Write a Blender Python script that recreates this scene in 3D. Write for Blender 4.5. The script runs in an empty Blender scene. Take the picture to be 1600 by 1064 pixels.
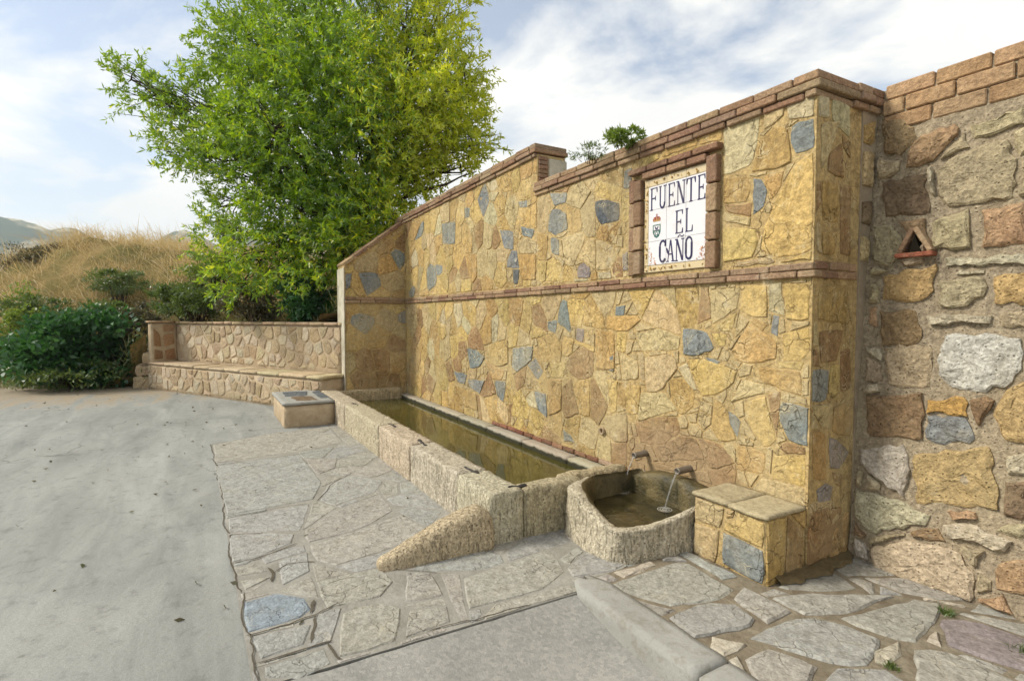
import bpy, math, random
import numpy as np
from mathutils import Vector, Matrix, noise

random.seed(7)
NPR = np.random.default_rng(11)
S = bpy.context.scene
COL = S.collection
R = math.radians

# ------------------------------------------------------------------ camera
EYE = 1.6
FPX, VPX, HORY = 853.0, 315.0, 495.0
TH = math.atan2(800 - VPX, FPX)
PITCH = math.atan2(532 - HORY, FPX)
_c, _s, _cp, _sp = math.cos(TH), math.sin(TH), math.cos(PITCH), math.sin(PITCH)
FW = Vector((-_c * _cp, _s * _cp, -_sp))
RT = Vector((_s, _c, 0))
UP = Vector((-_c * _sp, _s * _sp, _cp))
cam = bpy.data.cameras.new('camera')
cam.sensor_width = 36.0
cam.lens = FPX / 1600 * 36.0
cam.clip_start = 0.05
cam.clip_end = 20000
camo = bpy.data.objects.new('camera', cam)
camo.matrix_world = Matrix(((RT.x, UP.x, -FW.x, 0), (RT.y, UP.y, -FW.y, 0), (RT.z, UP.z, -FW.z, EYE), (0, 0, 0, 1)))
COL.objects.link(camo)
S.camera = camo

# ------------------------------------------------------------------ sky and sun
SUN_EL, SUN_ROT = 40.0, 207.0
W = bpy.data.worlds.new('World'); S.world = W; W.use_nodes = True
wt = W.node_tree; wt.nodes.clear()
def wn(t, **kw):
    n = wt.nodes.new(t)
    for k, v in kw.items(): setattr(n, k, v)
    return n
wo = wn('ShaderNodeOutputWorld'); wb = wn('ShaderNodeBackground')
sky = wn('ShaderNodeTexSky', sky_type='NISHITA', sun_disc=False, sun_elevation=R(SUN_EL), sun_rotation=R(SUN_ROT))
sky.air_density = 1.0; sky.dust_density = 0.6; sky.ozone_density = 1.0
wb.inputs[1].default_value = 0.08
tc = wn('ShaderNodeTexCoord'); sep = wn('ShaderNodeSeparateXYZ')
wt.links.new(tc.outputs['Generated'], sep.inputs[0])
def wm(op, a, b=None, c=None):
    n = wn('ShaderNodeMath', operation=op)
    for i, v in enumerate((a, b, c)):
        if v is None: continue
        if isinstance(v, (int, float)): n.inputs[i].default_value = v
        else: wt.links.new(v, n.inputs[i])
    return n.outputs[0]
zz = wm('ADD', wm('MAXIMUM', sep.outputs[2], 0.0), 0.16)
cmb = wn('ShaderNodeCombineXYZ')
wt.links.new(wm('DIVIDE', sep.outputs[0], zz), cmb.inputs[0])
wt.links.new(wm('DIVIDE', sep.outputs[1], zz), cmb.inputs[1])
cmb.inputs[2].default_value = 20.1
nz = wn('ShaderNodeTexNoise'); nz.inputs['Scale'].default_value = 1.15; nz.inputs['Detail'].default_value = 9; nz.inputs['Roughness'].default_value = 0.62; nz.inputs['Distortion'].default_value = 0.35
wt.links.new(cmb.outputs[0], nz.inputs['Vector'])
cr = wn('ShaderNodeValToRGB'); cr.color_ramp.elements[0].position = 0.41; cr.color_ramp.elements[1].position = 0.59
wt.links.new(nz.outputs[0], cr.inputs[0])
# thin milky veil that grows towards the horizon
veil = wm('MULTIPLY', wm('POWER', wm('SUBTRACT', 1.0, wm('MAXIMUM', sep.outputs[2], 0.0)), 7.0), 0.75)
fac = wm('MINIMUM', wm('ADD', wm('MULTIPLY', cr.outputs[0], 0.85), wm('ADD', veil, 0.22)), 0.97)
nz2 = wn('ShaderNodeTexNoise'); nz2.inputs['Scale'].default_value = 2.6; nz2.inputs['Detail'].default_value = 6
wt.links.new(cmb.outputs[0], nz2.inputs['Vector'])
cc = wn('ShaderNodeMix', data_type='RGBA')
CLOUD_A, CLOUD_B = (6.1, 6.05, 5.8, 1), (7.6, 7.4, 6.8, 1)
cc.inputs[6].default_value = CLOUD_A; cc.inputs[7].default_value = CLOUD_B
wt.links.new(nz2.outputs[0], cc.inputs[0])
mx = wn('ShaderNodeMix', data_type='RGBA')
wt.links.new(fac, mx.inputs[0]); wt.links.new(sky.outputs[0], mx.inputs[6]); wt.links.new(cc.outputs[2], mx.inputs[7])
wt.links.new(mx.outputs[2], wb.inputs[0]); wt.links.new(wb.outputs[0], wo.inputs[0])

sun = bpy.data.lights.new('sun', 'SUN'); sun.energy = 2.0; sun.angle = R(15); sun.color = (1.0, 0.95, 0.85)
suno = bpy.data.objects.new('sun', sun)
to_sun = Vector((math.sin(R(SUN_ROT)) * math.cos(R(SUN_EL)), math.cos(R(SUN_ROT)) * math.cos(R(SUN_EL)), math.sin(R(SUN_EL))))
suno.rotation_euler = to_sun.to_track_quat('Z', 'Y').to_euler()
suno.location = (0, 6, 12)
COL.objects.link(suno)

S.view_settings.view_transform = 'Standard'; S.view_settings.look = 'None'
S.view_settings.exposure = 1.16; S.view_settings.gamma = 1.0; S.view_settings.use_curve_mapping = False
S.render.engine = 'CYCLES'
S.cycles.use_adaptive_sampling = True; S.cycles.adaptive_threshold = 0.02; S.cycles.max_bounces = 5; S.cycles.diffuse_bounces = 3; S.cycles.glossy_bounces = 3; S.cycles.transparent_max_bounces = 8; S.cycles.volume_bounces = 0
S.cycles.use_denoising = True

# ------------------------------------------------------------------ helpers
def lin(c):
    f = lambda v: v / 12.92 if v <= 0.04045 else ((v + 0.055) / 1.055) ** 2.4
    return tuple(f(v / 255.0) for v in c)

class NT:
    """small node-graph helper for materials"""
    def __init__(self, name):
        self.m = bpy.data.materials.new(name); self.m.use_nodes = True
        self.t = self.m.node_tree; self.t.nodes.clear()
        self.out = self.n('ShaderNodeOutputMaterial')
    def n(self, t, **kw):
        x = self.t.nodes.new(t)
        for k, v in kw.items(): setattr(x, k, v)
        return x
    def l(self, a, b): self.t.links.new(a, b)
    def set(self, node, key, v):
        if v is None: return
        if isinstance(v, bpy.types.NodeSocket): self.l(v, node.inputs[key])
        else: node.inputs[key].default_value = v
    def math(self, op, a, b=None, clamp=False):
        x = self.n('ShaderNodeMath', operation=op); x.use_clamp = clamp
        self.set(x, 0, a); self.set(x, 1, b); return x.outputs[0]
    def noise(self, vec, scale, detail=5, rough=0.55, dist=0.0):
        x = self.n('ShaderNodeTexNoise'); x.inputs['Scale'].default_value = scale; x.inputs['Detail'].default_value = detail
        x.inputs['Roughness'].default_value = rough; x.inputs['Distortion'].default_value = dist
        if vec is not None: self.l(vec, x.inputs['Vector'])
        return x.outputs[0]
    def vor(self, vec, scale, feature='F1', out=0):
        x = self.n('ShaderNodeTexVoronoi', feature=feature); x.inputs['Scale'].default_value = scale
        self.l(vec, x.inputs['Vector']); return x.outputs[out]
    def ramp(self, f, stops):
        x = self.n('ShaderNodeValToRGB'); e = x.color_ramp.elements
        while len(e) < len(stops): e.new(0.5)
        for i, (p, c) in enumerate(stops):
            e[i].position = p
            e[i].color = (c, c, c, 1) if isinstance(c, (int, float)) else (*c[:3], 1)
        self.l(f, x.inputs[0]); return x.outputs[0]
    def mix(self, fac, a, b, blend='MIX'):
        x = self.n('ShaderNodeMix', data_type='RGBA', blend_type=blend)
        for k, v in ((0, fac), (6, a), (7, b)):
            if isinstance(v, bpy.types.NodeSocket): self.l(v, x.inputs[k])
            elif k == 0: x.inputs[0].default_value = v
            else: x.inputs[k].default_value = (v, v, v, 1) if isinstance(v, (int, float)) else (*v[:3], 1)
        return x.outputs[2]
    def bump(self, h, strength, dist, prev=None):
        x = self.n('ShaderNodeBump'); x.inputs['Strength'].default_value = strength; x.inputs['Distance'].default_value = dist
        self.l(h, x.inputs['Height'])
        if prev is not None: self.l(prev, x.inputs['Normal'])
        return x.outputs[0]
    def bsdf(self, col, rough=0.85, normal=None, spec=0.3, **kw):
        x = self.n('ShaderNodeBsdfPrincipled')
        if isinstance(col, bpy.types.NodeSocket): self.l(col, x.inputs['Base Color'])
        else: x.inputs['Base Color'].default_value = (*col[:3], 1)
        self.set(x, 'Roughness', rough); x.inputs['Specular IOR Level'].default_value = spec
        if normal is not None: self.l(normal, x.inputs['Normal'])
        for k, v in kw.items(): self.set(x, k, v)
        self.l(x.outputs[0], self.out.inputs[0]); return x
    def pos(self):
        return self.n('ShaderNodeNewGeometry').outputs['Position']

def stone_mat(name, mottle=0.45, dark=0.5, scale=9.0, bump=0.6, tone=None, pits=0.0, fine=70, weather=0.0, damp=False, flecks=0.0, veins=0.0, grooves=0.0):
    """one stone surface: its colour comes from the object's own colour, mottled"""
    k = NT(name)
    oi = k.n('ShaderNodeObjectInfo'); p = k.pos()
    off = k.n('ShaderNodeVectorMath', operation='ADD'); k.l(p, off.inputs[0])
    rv = k.n('ShaderNodeCombineXYZ'); r9 = k.math('MULTIPLY', oi.outputs['Random'], 37.0)
    for i in range(3): k.l(r9, rv.inputs[i])
    k.l(rv.outputs[0], off.inputs[1]); v = off.outputs[0]
    n1 = k.noise(v, scale, 6, 0.6, 0.4); n2 = k.noise(v, scale * 3.7, 6, 0.65); n3 = k.noise(v, fine, 4, 0.7)
    base = oi.outputs['Color'] if tone is None else lin(tone)
    c = k.mix(k.ramp(n1, [(0.3, 0.0), (0.72, 1.0)]), k.mix(1.0, base, (dark, dark * 0.94, dark * 0.86), 'MULTIPLY'), base)
    c = k.mix(mottle, c, k.mix(k.ramp(n2, [(0.34, 0.0), (0.66, 1.0)]), k.mix(1.0, base, (0.6, 0.57, 0.52), 'MULTIPLY'), k.mix(1.0, base, (1.28, 1.25, 1.18), 'MULTIPLY')))
    c = k.mix(0.6, c, k.mix(k.ramp(n3, [(0.28, 0.0), (0.72, 1.0)]), k.mix(1.0, c, 0.5, 'MULTIPLY'), k.mix(1.0, c, 1.4, 'MULTIPLY')))
    h = k.math('ADD', k.math('MULTIPLY', n2, 0.7), k.math('MULTIPLY', n3, 0.35))
    if weather:
        mp = k.n('ShaderNodeMapping'); k.l(p, mp.inputs[0]); mp.inputs['Scale'].default_value = (9.0, 9.0, 0.9)
        w1 = k.noise(mp.outputs[0], 1.0, 5, 0.6, 0.3); w2 = k.noise(p, 1.3, 5, 0.6, 0.5); w3 = k.noise(p, 5.0, 6, 0.7)
        c = k.mix(k.math('MULTIPLY', k.ramp(w1, [(0.52, 0.0), (0.74, 1.0)]), weather * 0.55), c, k.mix(1.0, c, (0.50, 0.47, 0.42), 'MULTIPLY'))
        c = k.mix(k.math('MULTIPLY', k.ramp(w2, [(0.45, 0.0), (0.72, 1.0)]), weather * 0.5), c, lin((196, 178, 136)))
        w4 = k.noise(p, 0.55, 4, 0.55, 0.6)
        c = k.mix(k.math('MULTIPLY', k.ramp(w4, [(0.44, 0.0), (0.66, 1.0)]), weather * 0.42), c, k.mix(1.0, c, (0.62, 0.62, 0.60), 'MULTIPLY'))
        c = k.mix(k.math('MULTIPLY', k.ramp(w3, [(0.60, 0.0), (0.74, 1.0)]), weather * 0.6), c, lin((214, 202, 170)))
        c = k.mix(k.math('MULTIPLY', k.ramp(w3, [(0.24, 1.0), (0.36, 0.0)]), weather * 0.6), c, lin((104, 88, 62)))
    if veins:     # cleavage lines and hairline cracks across the faces
        dv = k.n('ShaderNodeVectorMath', operation='MULTIPLY_ADD'); nv = k.n('ShaderNodeTexNoise'); nv.inputs['Scale'].default_value = 9.0; nv.inputs['Detail'].default_value = 4; k.l(v, nv.inputs['Vector'])
        k.l(nv.outputs['Color'], dv.inputs[0]); dv.inputs[1].default_value = (0.16, 0.16, 0.16); k.l(v, dv.inputs[2])
        ve = k.vor(dv.outputs[0], 8.5, 'DISTANCE_TO_EDGE'); lm = k.math('MULTIPLY', k.ramp(ve, [(0.0, 1.0), (0.035, 0.0)]), k.ramp(k.noise(p, 4.0, 3), [(0.45, 0.0), (0.6, 1.0)]))
        c = k.mix(k.math('MULTIPLY', lm, veins), c, k.mix(1.0, c, (0.38, 0.34, 0.28), 'MULTIPLY'))
        le = k.math('MULTIPLY', k.ramp(ve, [(0.04, 0.0), (0.06, 1.0)]), k.ramp(ve, [(0.07, 1.0), (0.11, 0.0)]))
        c = k.mix(k.math('MULTIPLY', k.math('MULTIPLY', le, k.ramp(k.noise(p, 6.0, 3), [(0.5, 0.0), (0.62, 1.0)])), veins * 0.6), c, lin((222, 204, 158)))
        h = k.math('SUBTRACT', h, k.math('MULTIPLY', lm, 0.5))
    if grooves:   # upright tool marks
        mg = k.n('ShaderNodeMapping'); k.l(p, mg.inputs[0]); mg.inputs['Scale'].default_value = (55, 55, 7)
        gn = k.noise(mg.outputs[0], 1.0, 4, 0.6, 0.8); gm = k.ramp(gn, [(0.30, 1.0), (0.46, 0.0)])
        c = k.mix(k.math('MULTIPLY', gm, grooves), c, k.mix(1.0, c, (0.34, 0.28, 0.21), 'MULTIPLY')); h = k.math('SUBTRACT', h, k.math('MULTIPLY', gm, 0.8))
    if flecks:
        vf = k.vor(v, 120.0); fm = k.ramp(vf, [(0.10, 1.0), (0.25, 0.0)])
        c = k.mix(k.math('MULTIPLY', k.math('MULTIPLY', fm, k.ramp(n1, [(0.4, 0.0), (0.6, 1.0)])), flecks), c, k.mix(1.0, c, 0.3, 'MULTIPLY'))
    if damp:      # limescale and damp stain round the spouts
        sx = k.n('ShaderNodeSeparateXYZ'); k.l(p, sx.inputs[0])
        ax = k.math('DIVIDE', k.math('ADD', sx.outputs[0], 3.15), 0.75); az = k.math('DIVIDE', k.math('ADD', sx.outputs[2], -0.42), 0.36)
        rr_ = k.math('ADD', k.math('MULTIPLY', ax, ax), k.math('MULTIPLY', az, az))
        rr_ = k.math('ADD', rr_, k.math('MULTIPLY', k.math('SUBTRACT', n1, 0.5), 1.6))
        c = k.mix(k.math('MULTIPLY', k.ramp(rr_, [(0.35, 1.0), (1.0, 0.0)]), 0.75), c, k.mix(n2, lin((128, 104, 76)), lin((176, 150, 116))))
    if pits:
        vo = k.vor(v, 46.0); pm = k.ramp(vo, [(0.10, 1.0), (0.32, 0.0)])
        pm = k.math('MULTIPLY', pm, k.ramp(n2, [(0.42, 0.0), (0.6, 1.0)]))
        c = k.mix(k.math('MULTIPLY', pm, pits), c, k.mix(1.0, base, (0.22, 0.19, 0.15), 'MULTIPLY'))
        h = k.math('SUBTRACT', h, k.math('MULTIPLY', pm, 0.6))
    nb = k.bump(h, min(1.0, bump), 0.012 * max(1.0, bump)); nb = k.bump(n1, min(1.0, bump * 0.6), 0.045, nb)
    k.bsdf(c, k.ramp(n2, [(0.3, 0.72), (0.7, 0.95)]), nb, 0.25)
    return k.m

M = {}
M['clad'] = stone_mat('cladding_stone', 0.75, 0.62, 7.0, 1.0, weather=1.0, damp=True, veins=0.8)
M['rubble'] = stone_mat('rubble_stone', 0.9, 0.50, 9.0, 1.3, pits=0.6, weather=0.6, flecks=0.6)
M['flag'] = stone_mat('flagstone', 0.6, 0.74, 6.0, 0.9, flecks=0.35, veins=0.25)
M['brick'] = stone_mat('weathered_brick', 0.7, 0.6, 12.0, 1.0, fine=110, weather=0.55)
M['granite'] = stone_mat('pitted_trough_stone', 1.0, 0.62, 12.0, 1.2, pits=0.8, weather=0.4, flecks=0.5, grooves=0.32)
M['bench'] = stone_mat('bench_rubble', 0.5, 0.65, 9.0, 0.7)

def mortar_mat(name, tone, tone2, scale=5.0, bump=0.7):
    k = NT(name); p = k.pos()
    n1 = k.noise(p, scale, 6, 0.6, 0.3); n2 = k.noise(p, 38, 5, 0.7); n3 = k.noise(p, 1.1, 3)
    c = k.mix(k.ramp(n1, [(0.3, 0.0), (0.7, 1.0)]), lin(tone), lin(tone2))
    c = k.mix(0.5, c, k.mix(n2, k.mix(1.0, c, 0.5, 'MULTIPLY'), k.mix(1.0, c, 1.45, 'MULTIPLY')))
    c = k.mix(k.ramp(n3, [(0.5, 0.0), (0.75, 0.35)]), c, k.mix(1.0, c, 0.5, 'MULTIPLY'))
    k.bsdf(c, 0.92, k.bump(k.math('ADD', n1, k.math('MULTIPLY', n2, 0.6)), bump, 0.015), 0.2)
    return k.m
M['mortar_ochre'] = mortar_mat('ochre_mortar', (206, 180, 130), (180, 150, 102))
M['mortar_grey'] = mortar_mat('grey_brown_mortar', (176, 160, 134), (142, 126, 104))
M['mortar_joint'] = mortar_mat('dirty_joint', (148, 138, 118), (108, 96, 78), 9, 1.0)
M['mortar_pale'] = mortar_mat('pale_mortar', (196, 176, 146), (166, 144, 114))
M['plaster'] = mortar_mat('old_plaster', (205, 198, 178), (168, 160, 138), 6, 0.4)
M['brick_mortar'] = mortar_mat('brick_bedding', (170, 146, 118), (130, 104, 82))

def link(o, parent=None):
    COL.objects.link(o)
    if parent is not None: o.parent = parent
    return o
def mesh_obj(name, verts, faces, mat, parent=None, color=None, smooth=False):
    me = bpy.data.meshes.new(name); me.from_pydata([tuple(v) for v in verts], [], faces); me.update()
    if mat is not None: me.materials.append(mat)
    if smooth: me.shade_smooth()
    o = bpy.data.objects.new(name, me)
    if color is not None: o.color = (*color, 1)
    return link(o, parent)
def tag(o, label, cat, group=None):
    o['label'] = label; o['category'] = cat
    if group: o['group'] = group
    return o
def thing(name, label, cat, loc=(0, 0, 0), group=None):
    o = bpy.data.objects.new(name, None); o.empty_display_size = 0.2; COL.objects.link(o)
    return tag(o, label, cat, group)
def structure(o): o['kind'] = 'structure'; return o
def stuff(o): o['kind'] = 'stuff'; return o

# --- plane frames: (a, b, h) -> world
def frame(o, u, v, n):
    o, u, v, n = Vector(o), Vector(u), Vector(v), Vector(n)
    return lambda a, b, h: o + u * a + v * b + n * h
def area(p): return 0.5 * sum(p[i][0] * p[(i + 1) % len(p)][1] - p[(i + 1) % len(p)][0] * p[i][1] for i in range(len(p)))
def ccw(p): return list(p) if area(p) > 0 else list(p)[::-1]
def cent(p): return (sum(q[0] for q in p) / len(p), sum(q[1] for q in p) / len(p))
def clip(poly, nx, ny, d):
    """keep the part of poly with nx*x+ny*y <= d"""
    out = []
    for i in range(len(poly)):
        a, b = poly[i], poly[(i + 1) % len(poly)]
        da, db = nx * a[0] + ny * a[1] - d, nx * b[0] + ny * b[1] - d
        if da <= 0: out.append(a)
        if da * db < 0:
            t = da / (da - db); out.append((a[0] + (b[0] - a[0]) * t, a[1] + (b[1] - a[1]) * t))
    return out
def hull(pts):
    pts = sorted(set(pts))
    def half(ps):
        h = []
        for p in ps:
            while len(h) > 1 and (h[-1][0] - h[-2][0]) * (p[1] - h[-2][1]) - (h[-1][1] - h[-2][1]) * (p[0] - h[-2][0]) <= 0: h.pop()
            h.append(p)
        return h[:-1]
    return half(pts) + half(pts[::-1])
def inside(p, poly):
    return all((poly[(i + 1) % len(poly)][0] - poly[i][0]) * (p[1] - poly[i][1]) - (poly[(i + 1) % len(poly)][1] - poly[i][1]) * (p[0] - poly[i][0]) >= 0 for i in range(len(poly)))
def shrink(poly, g):
    """inset a convex CCW polygon by g"""
    out = list(poly)
    for i in range(len(poly)):
        a, b = poly[i], poly[(i + 1) % len(poly)]
        ex, ey = b[0] - a[0], b[1] - a[1]; L = math.hypot(ex, ey)
        if L < 1e-6: continue
        nx, ny = ey / L, -ex / L
        out = clip(out, nx, ny, nx * a[0] + ny * a[1] - g)
        if len(out) < 3: return []
    return out
def voronoi(region, spacing, traced=(), holes=(), gap=0.02, rng=random, aspect=1.0, jit=0.85, minarea=0.004):
    """irregular cells filling a convex region around the traced stones and the holes"""
    region = ccw(region); hulls = [hull(ccw(t)) for t in traced]
    xs = [p[0] for p in region]; ys = [p[1] for p in region]
    seeds = []
    sx, sy = spacing * aspect, spacing / aspect
    row = 0; y = min(ys) - sy * 0.2
    while y < max(ys) + sy:
        x = min(xs) - sx + (sx * 0.5 if row % 2 else 0)
        while x < max(xs) + sx:
            seeds.append((x + rng.uniform(-.5, .5) * sx * jit, y + rng.uniform(-.5, .5) * sy * jit)); x += sx
        y += sy; row += 1
    block = hulls + [ccw(h) for h in holes]
    seeds = [s for s in seeds if not any(inside(s, h) for h in block)]
    cells = []
    for i, s in enumerate(seeds):
        c = list(region)
        for j, t in enumerate(seeds):
            if i == j: continue
            dx, dy = t[0] - s[0], t[1] - s[1]
            if abs(dx) > 4 * sx or abs(dy) > 4 * sy: continue
            c = clip(c, dx, dy, (t[0] ** 2 + t[1] ** 2 - s[0] ** 2 - s[1] ** 2) / 2)
            if len(c) < 3: break
        if len(c) < 3: continue
        c = shrink(ccw(c), gap / 2)
        for h in block:
            if len(c) < 3: break
            cx0, cx1 = min(p[0] for p in c), max(p[0] for p in c); cy0, cy1 = min(p[1] for p in c), max(p[1] for p in c)
            if cx1 < min(p[0] for p in h) - gap or cx0 > max(p[0] for p in h) + gap or cy1 < min(p[1] for p in h) - gap or cy0 > max(p[1] for p in h) + gap: continue
            best = []
            for q in range(len(h)):
                a, b = h[q], h[(q + 1) % len(h)]
                ex, ey = b[0] - a[0], b[1] - a[1]; L = math.hypot(ex, ey)
                if L < 1e-6: continue
                nx, ny = -ey / L, ex / L
                r = clip(c, nx, ny, nx * a[0] + ny * a[1] - gap * 0.8)
                if len(r) >= 3 and (not best or abs(area(r)) > abs(area(best))): best = r
            c = best
        if len(c) >= 3 and abs(area(c)) > minarea: cells.append(ccw(c))
    return cells

def stone(name, poly, fr, h, mat, parent, color, rng, seg=0.09, jit=0.006, bev=0.012, dome=0.0, tilt=0.006, rel=0.004, sink=0.01, smooth=False, inner=(0.5,), rough=0.0):
    """one piece of stone: uneven outline, chamfered edge, slightly tilted uneven face"""
    poly = ccw(poly); c = cent(poly); o = []
    n = len(poly)
    for i in range(n):
        a, b = poly[i], poly[(i + 1) % n]
        L = math.hypot(b[0] - a[0], b[1] - a[1]); k = max(1, int(round(L / seg)))
        nx, ny = (b[1] - a[1]) / max(L, 1e-6), -(b[0] - a[0]) / max(L, 1e-6)
        for j in range(k):
            t = j / k
            if j == 0:     # knock the corner back a little
                w = min(0.08, 0.012 / max(math.hypot(a[0] - c[0], a[1] - c[1]), .01))
                o.append((a[0] + (c[0] - a[0]) * w * rng.uniform(.3, 1.6), a[1] + (c[1] - a[1]) * w * rng.uniform(.3, 1.6)))
            else:
                q = rng.uniform(-1.0, 0.5) * jit
                o.append((a[0] + (b[0] - a[0]) * t + nx * q, a[1] + (b[1] - a[1]) * t + ny * q))
    N = len(o); tx, ty = rng.uniform(-1, 1) * tilt * 4, rng.uniform(-1, 1) * tilt * 4
    V, F = [], []
    rings = [(0.0, -sink), (0.0, h * 0.55), (bev, h)] + [(-w, h + dome * w) for w in inner]
    sd = rng.uniform(0, 90)
    for r, hh in rings:
        for p in o:
            d = math.hypot(p[0] - c[0], p[1] - c[1])
            w = -r if r < 0 else min(0.45, r * rng.uniform(.6, 1.5) / max(d, .01)) if r else 0.0
            x, y = p[0] + (c[0] - p[0]) * w, p[1] + (c[1] - p[1]) * w
            if r < 0 and rough: x += rng.uniform(-1, 1) * d * .06; y += rng.uniform(-1, 1) * d * .06
            z = hh
            if hh > 0:
                z += max(-h * 0.4, (x - c[0]) * tx + (y - c[1]) * ty) + rng.uniform(-1, 1) * rel * (1 if r < 0 else 0.5)
                if rough: z += rough * (noise.noise(Vector((x * 11, y * 11, sd))) + .6 * noise.noise(Vector((x * 27, y * 27, sd)))) * (1 if r < 0 else .5)
            V.append(fr(x, y, z))
    V.append(fr(c[0], c[1], h + dome + rng.uniform(-1, 1) * rel + (rough * noise.noise(Vector((c[0] * 11, c[1] * 11, sd))) if rough else 0)))
    nr = len(rings)
    for k in range(nr - 1):
        for i in range(N):
            j = (i + 1) % N; F.append((k * N + i, k * N + j, (k + 1) * N + j, (k + 1) * N + i))
    for i in range(N): F.append(((nr - 1) * N + i, (nr - 1) * N + (i + 1) % N, nr * N))
    ob = mesh_obj(name, V, F, mat, parent, color)
    if smooth: ob.data.shade_smooth()
    return ob

_boxes = {}
def box(name, lo, hi, mat, parent=None, color=None, ch=0.004, rot=None):
    """chamfered box between two corners; alike sizes share their mesh"""
    d = [hi[i] - lo[i] for i in range(3)]; c = [(hi[i] + lo[i]) / 2 for i in range(3)]
    key = (tuple(round(v, 3) for v in d), ch, mat.name)
    me = _boxes.get(key)
    if me is None:
        V, F, idx = [], [], {}
        hx = [v / 2 for v in d]; q = min(ch, min(hx) * 0.45)
        for sx in (-1, 1):
            for sy in (-1, 1):
                for sz in (-1, 1):
                    sg = (sx, sy, sz)
                    for a in range(3):
                        idx[(sg, a)] = len(V)
                        V.append(tuple(sg[i] * (hx[i] - (0 if i == a else q)) for i in range(3)))
        def add(f):
            ps = [Vector(V[i]) for i in f]; nn = (ps[1] - ps[0]).cross(ps[2] - ps[0]); m = sum(ps, Vector()) / len(ps)
            F.append(tuple(f) if nn.dot(m) > 0 else tuple(f[::-1]))
        for a in range(3):
            b, e = (a + 1) % 3, (a + 2) % 3
            for s in (-1, 1):
                f = []
                for sb, se in ((-1, -1), (1, -1), (1, 1), (-1, 1)):
                    sg = [0, 0, 0]; sg[a] = s; sg[b] = sb; sg[e] = se; f.append(idx[(tuple(sg), a)])
                add(f)
            for sb in (-1, 1):
                for se in (-1, 1):
                    f = []
                    for (s, w) in ((-1, b), (1, b), (1, e), (-1, e)):
                        sg = [0, 0, 0]; sg[a] = s; sg[b] = sb; sg[e] = se; f.append(idx[(tuple(sg), w)])
                    add(f)
        for sx in (-1, 1):
            for sy in (-1, 1):
                for sz in (-1, 1): add([idx[((sx, sy, sz), a)] for a in range(3)])
        me = bpy.data.meshes.new(name); me.from_pydata(V, [], F); me.update(); me.materials.append(mat); _boxes[key] = me
    o = bpy.data.objects.new(name, me); o.location = c
    if rot: o.rotation_euler = rot
    if color is not None: o.color = (*color, 1)
    return link(o, parent)

def rough_box(name, lo, hi, mat, parent=None, color=None, r=0.03, seg=0.06, amp=0.008, freq=9.0, seed=0, warp=None, smooth=True):
    """subdivided block with worn round edges and an uneven surface"""
    d = [hi[i] - lo[i] for i in range(3)]; n = [max(2, int(round(v / seg))) for v in d]
    V, F, ix = [], [], {}
    def vid(i, j, k):
        key = (i, j, k)
        if key not in ix:
            ix[key] = len(V); V.append(Vector((lo[0] + d[0] * i / n[0], lo[1] + d[1] * j / n[1], lo[2] + d[2] * k / n[2])))
        return ix[key]
    for i in range(n[0]):
        for j in range(n[1]):
            F.append((vid(i, j, 0), vid(i, j + 1, 0), vid(i + 1, j + 1, 0), vid(i + 1, j, 0)))
            F.append((vid(i, j, n[2]), vid(i + 1, j, n[2]), vid(i + 1, j + 1, n[2]), vid(i, j + 1, n[2])))
    for i in range(n[0]):
        for k in range(n[2]):
            F.append((vid(i, 0, k), vid(i + 1, 0, k), vid(i + 1, 0, k + 1), vid(i, 0, k + 1)))
            F.append((vid(i, n[1], k), vid(i, n[1], k + 1), vid(i + 1, n[1], k + 1), vid(i + 1, n[1], k)))
    for j in range(n[1]):
        for k in range(n[2]):
            F.append((vid(0, j, k), vid(0, j, k + 1), vid(0, j + 1, k + 1), vid(0, j + 1, k)))
            F.append((vid(n[0], j, k), vid(n[0], j + 1, k), vid(n[0], j + 1, k + 1), vid(n[0], j, k + 1)))
    out = []
    rr = min(r, min(d) * 0.48)
    for v in V:
        q = Vector(tuple(min(max(v[i], lo[i] + rr), hi[i] - rr) for i in range(3)))
        e = v - q
        if e.length > 1e-6: v = q + e.normalized() * rr
        if warp: v = Vector(warp(v))
        s = Vector((seed * 3.1, seed * 1.7, seed * 5.3))
        w = noise.noise_vector((v + s) * freq) * amp + noise.noise_vector((v + s) * freq * 3.1) * amp * 0.45
        out.append(v + w)
    return mesh_obj(name, out, F, mat, parent, color, smooth)

def tube(name, pts, radii, mat, parent=None, sides=7, smooth=True, color=None, caps=True):
    V, F = [], []
    pts = [Vector(p) for p in pts]
    for i, p in enumerate(pts):
        t = (pts[min(i + 1, len(pts) - 1)] - pts[max(i - 1, 0)]).normalized()
        a = t.orthogonal().normalized() if abs(t.z) > .95 else t.cross(Vector((0, 0, 1))).normalized()
        b = t.cross(a)
        for k in range(sides):
            g = 2 * math.pi * k / sides
            V.append(p + (a * math.cos(g) + b * math.sin(g)) * radii[i])
    for i in range(len(pts) - 1):
        for k in range(sides):
            F.append((i * sides + k, i * sides + (k + 1) % sides, (i + 1) * sides + (k + 1) % sides, (i + 1) * sides + k))
    if caps:
        F.append(tuple(range(sides))[::-1]); F.append(tuple((len(pts) - 1) * sides + k for k in range(sides)))
    if name is None: return V, F
    return mesh_obj(name, V, F, mat, parent, color, smooth)
def prism(name, poly, fr, h0, h1, mat, parent=None, color=None):
    poly = ccw(poly); n = len(poly)
    V = [fr(a, b, h0) for a, b in poly] + [fr(a, b, h1) for a, b in poly]
    F = [tuple(range(n))[::-1], tuple(range(n, 2 * n))] + [(i, (i + 1) % n, n + (i + 1) % n, n + i) for i in range(n)]
    return mesh_obj(name, V, F, mat, parent, color)
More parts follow.
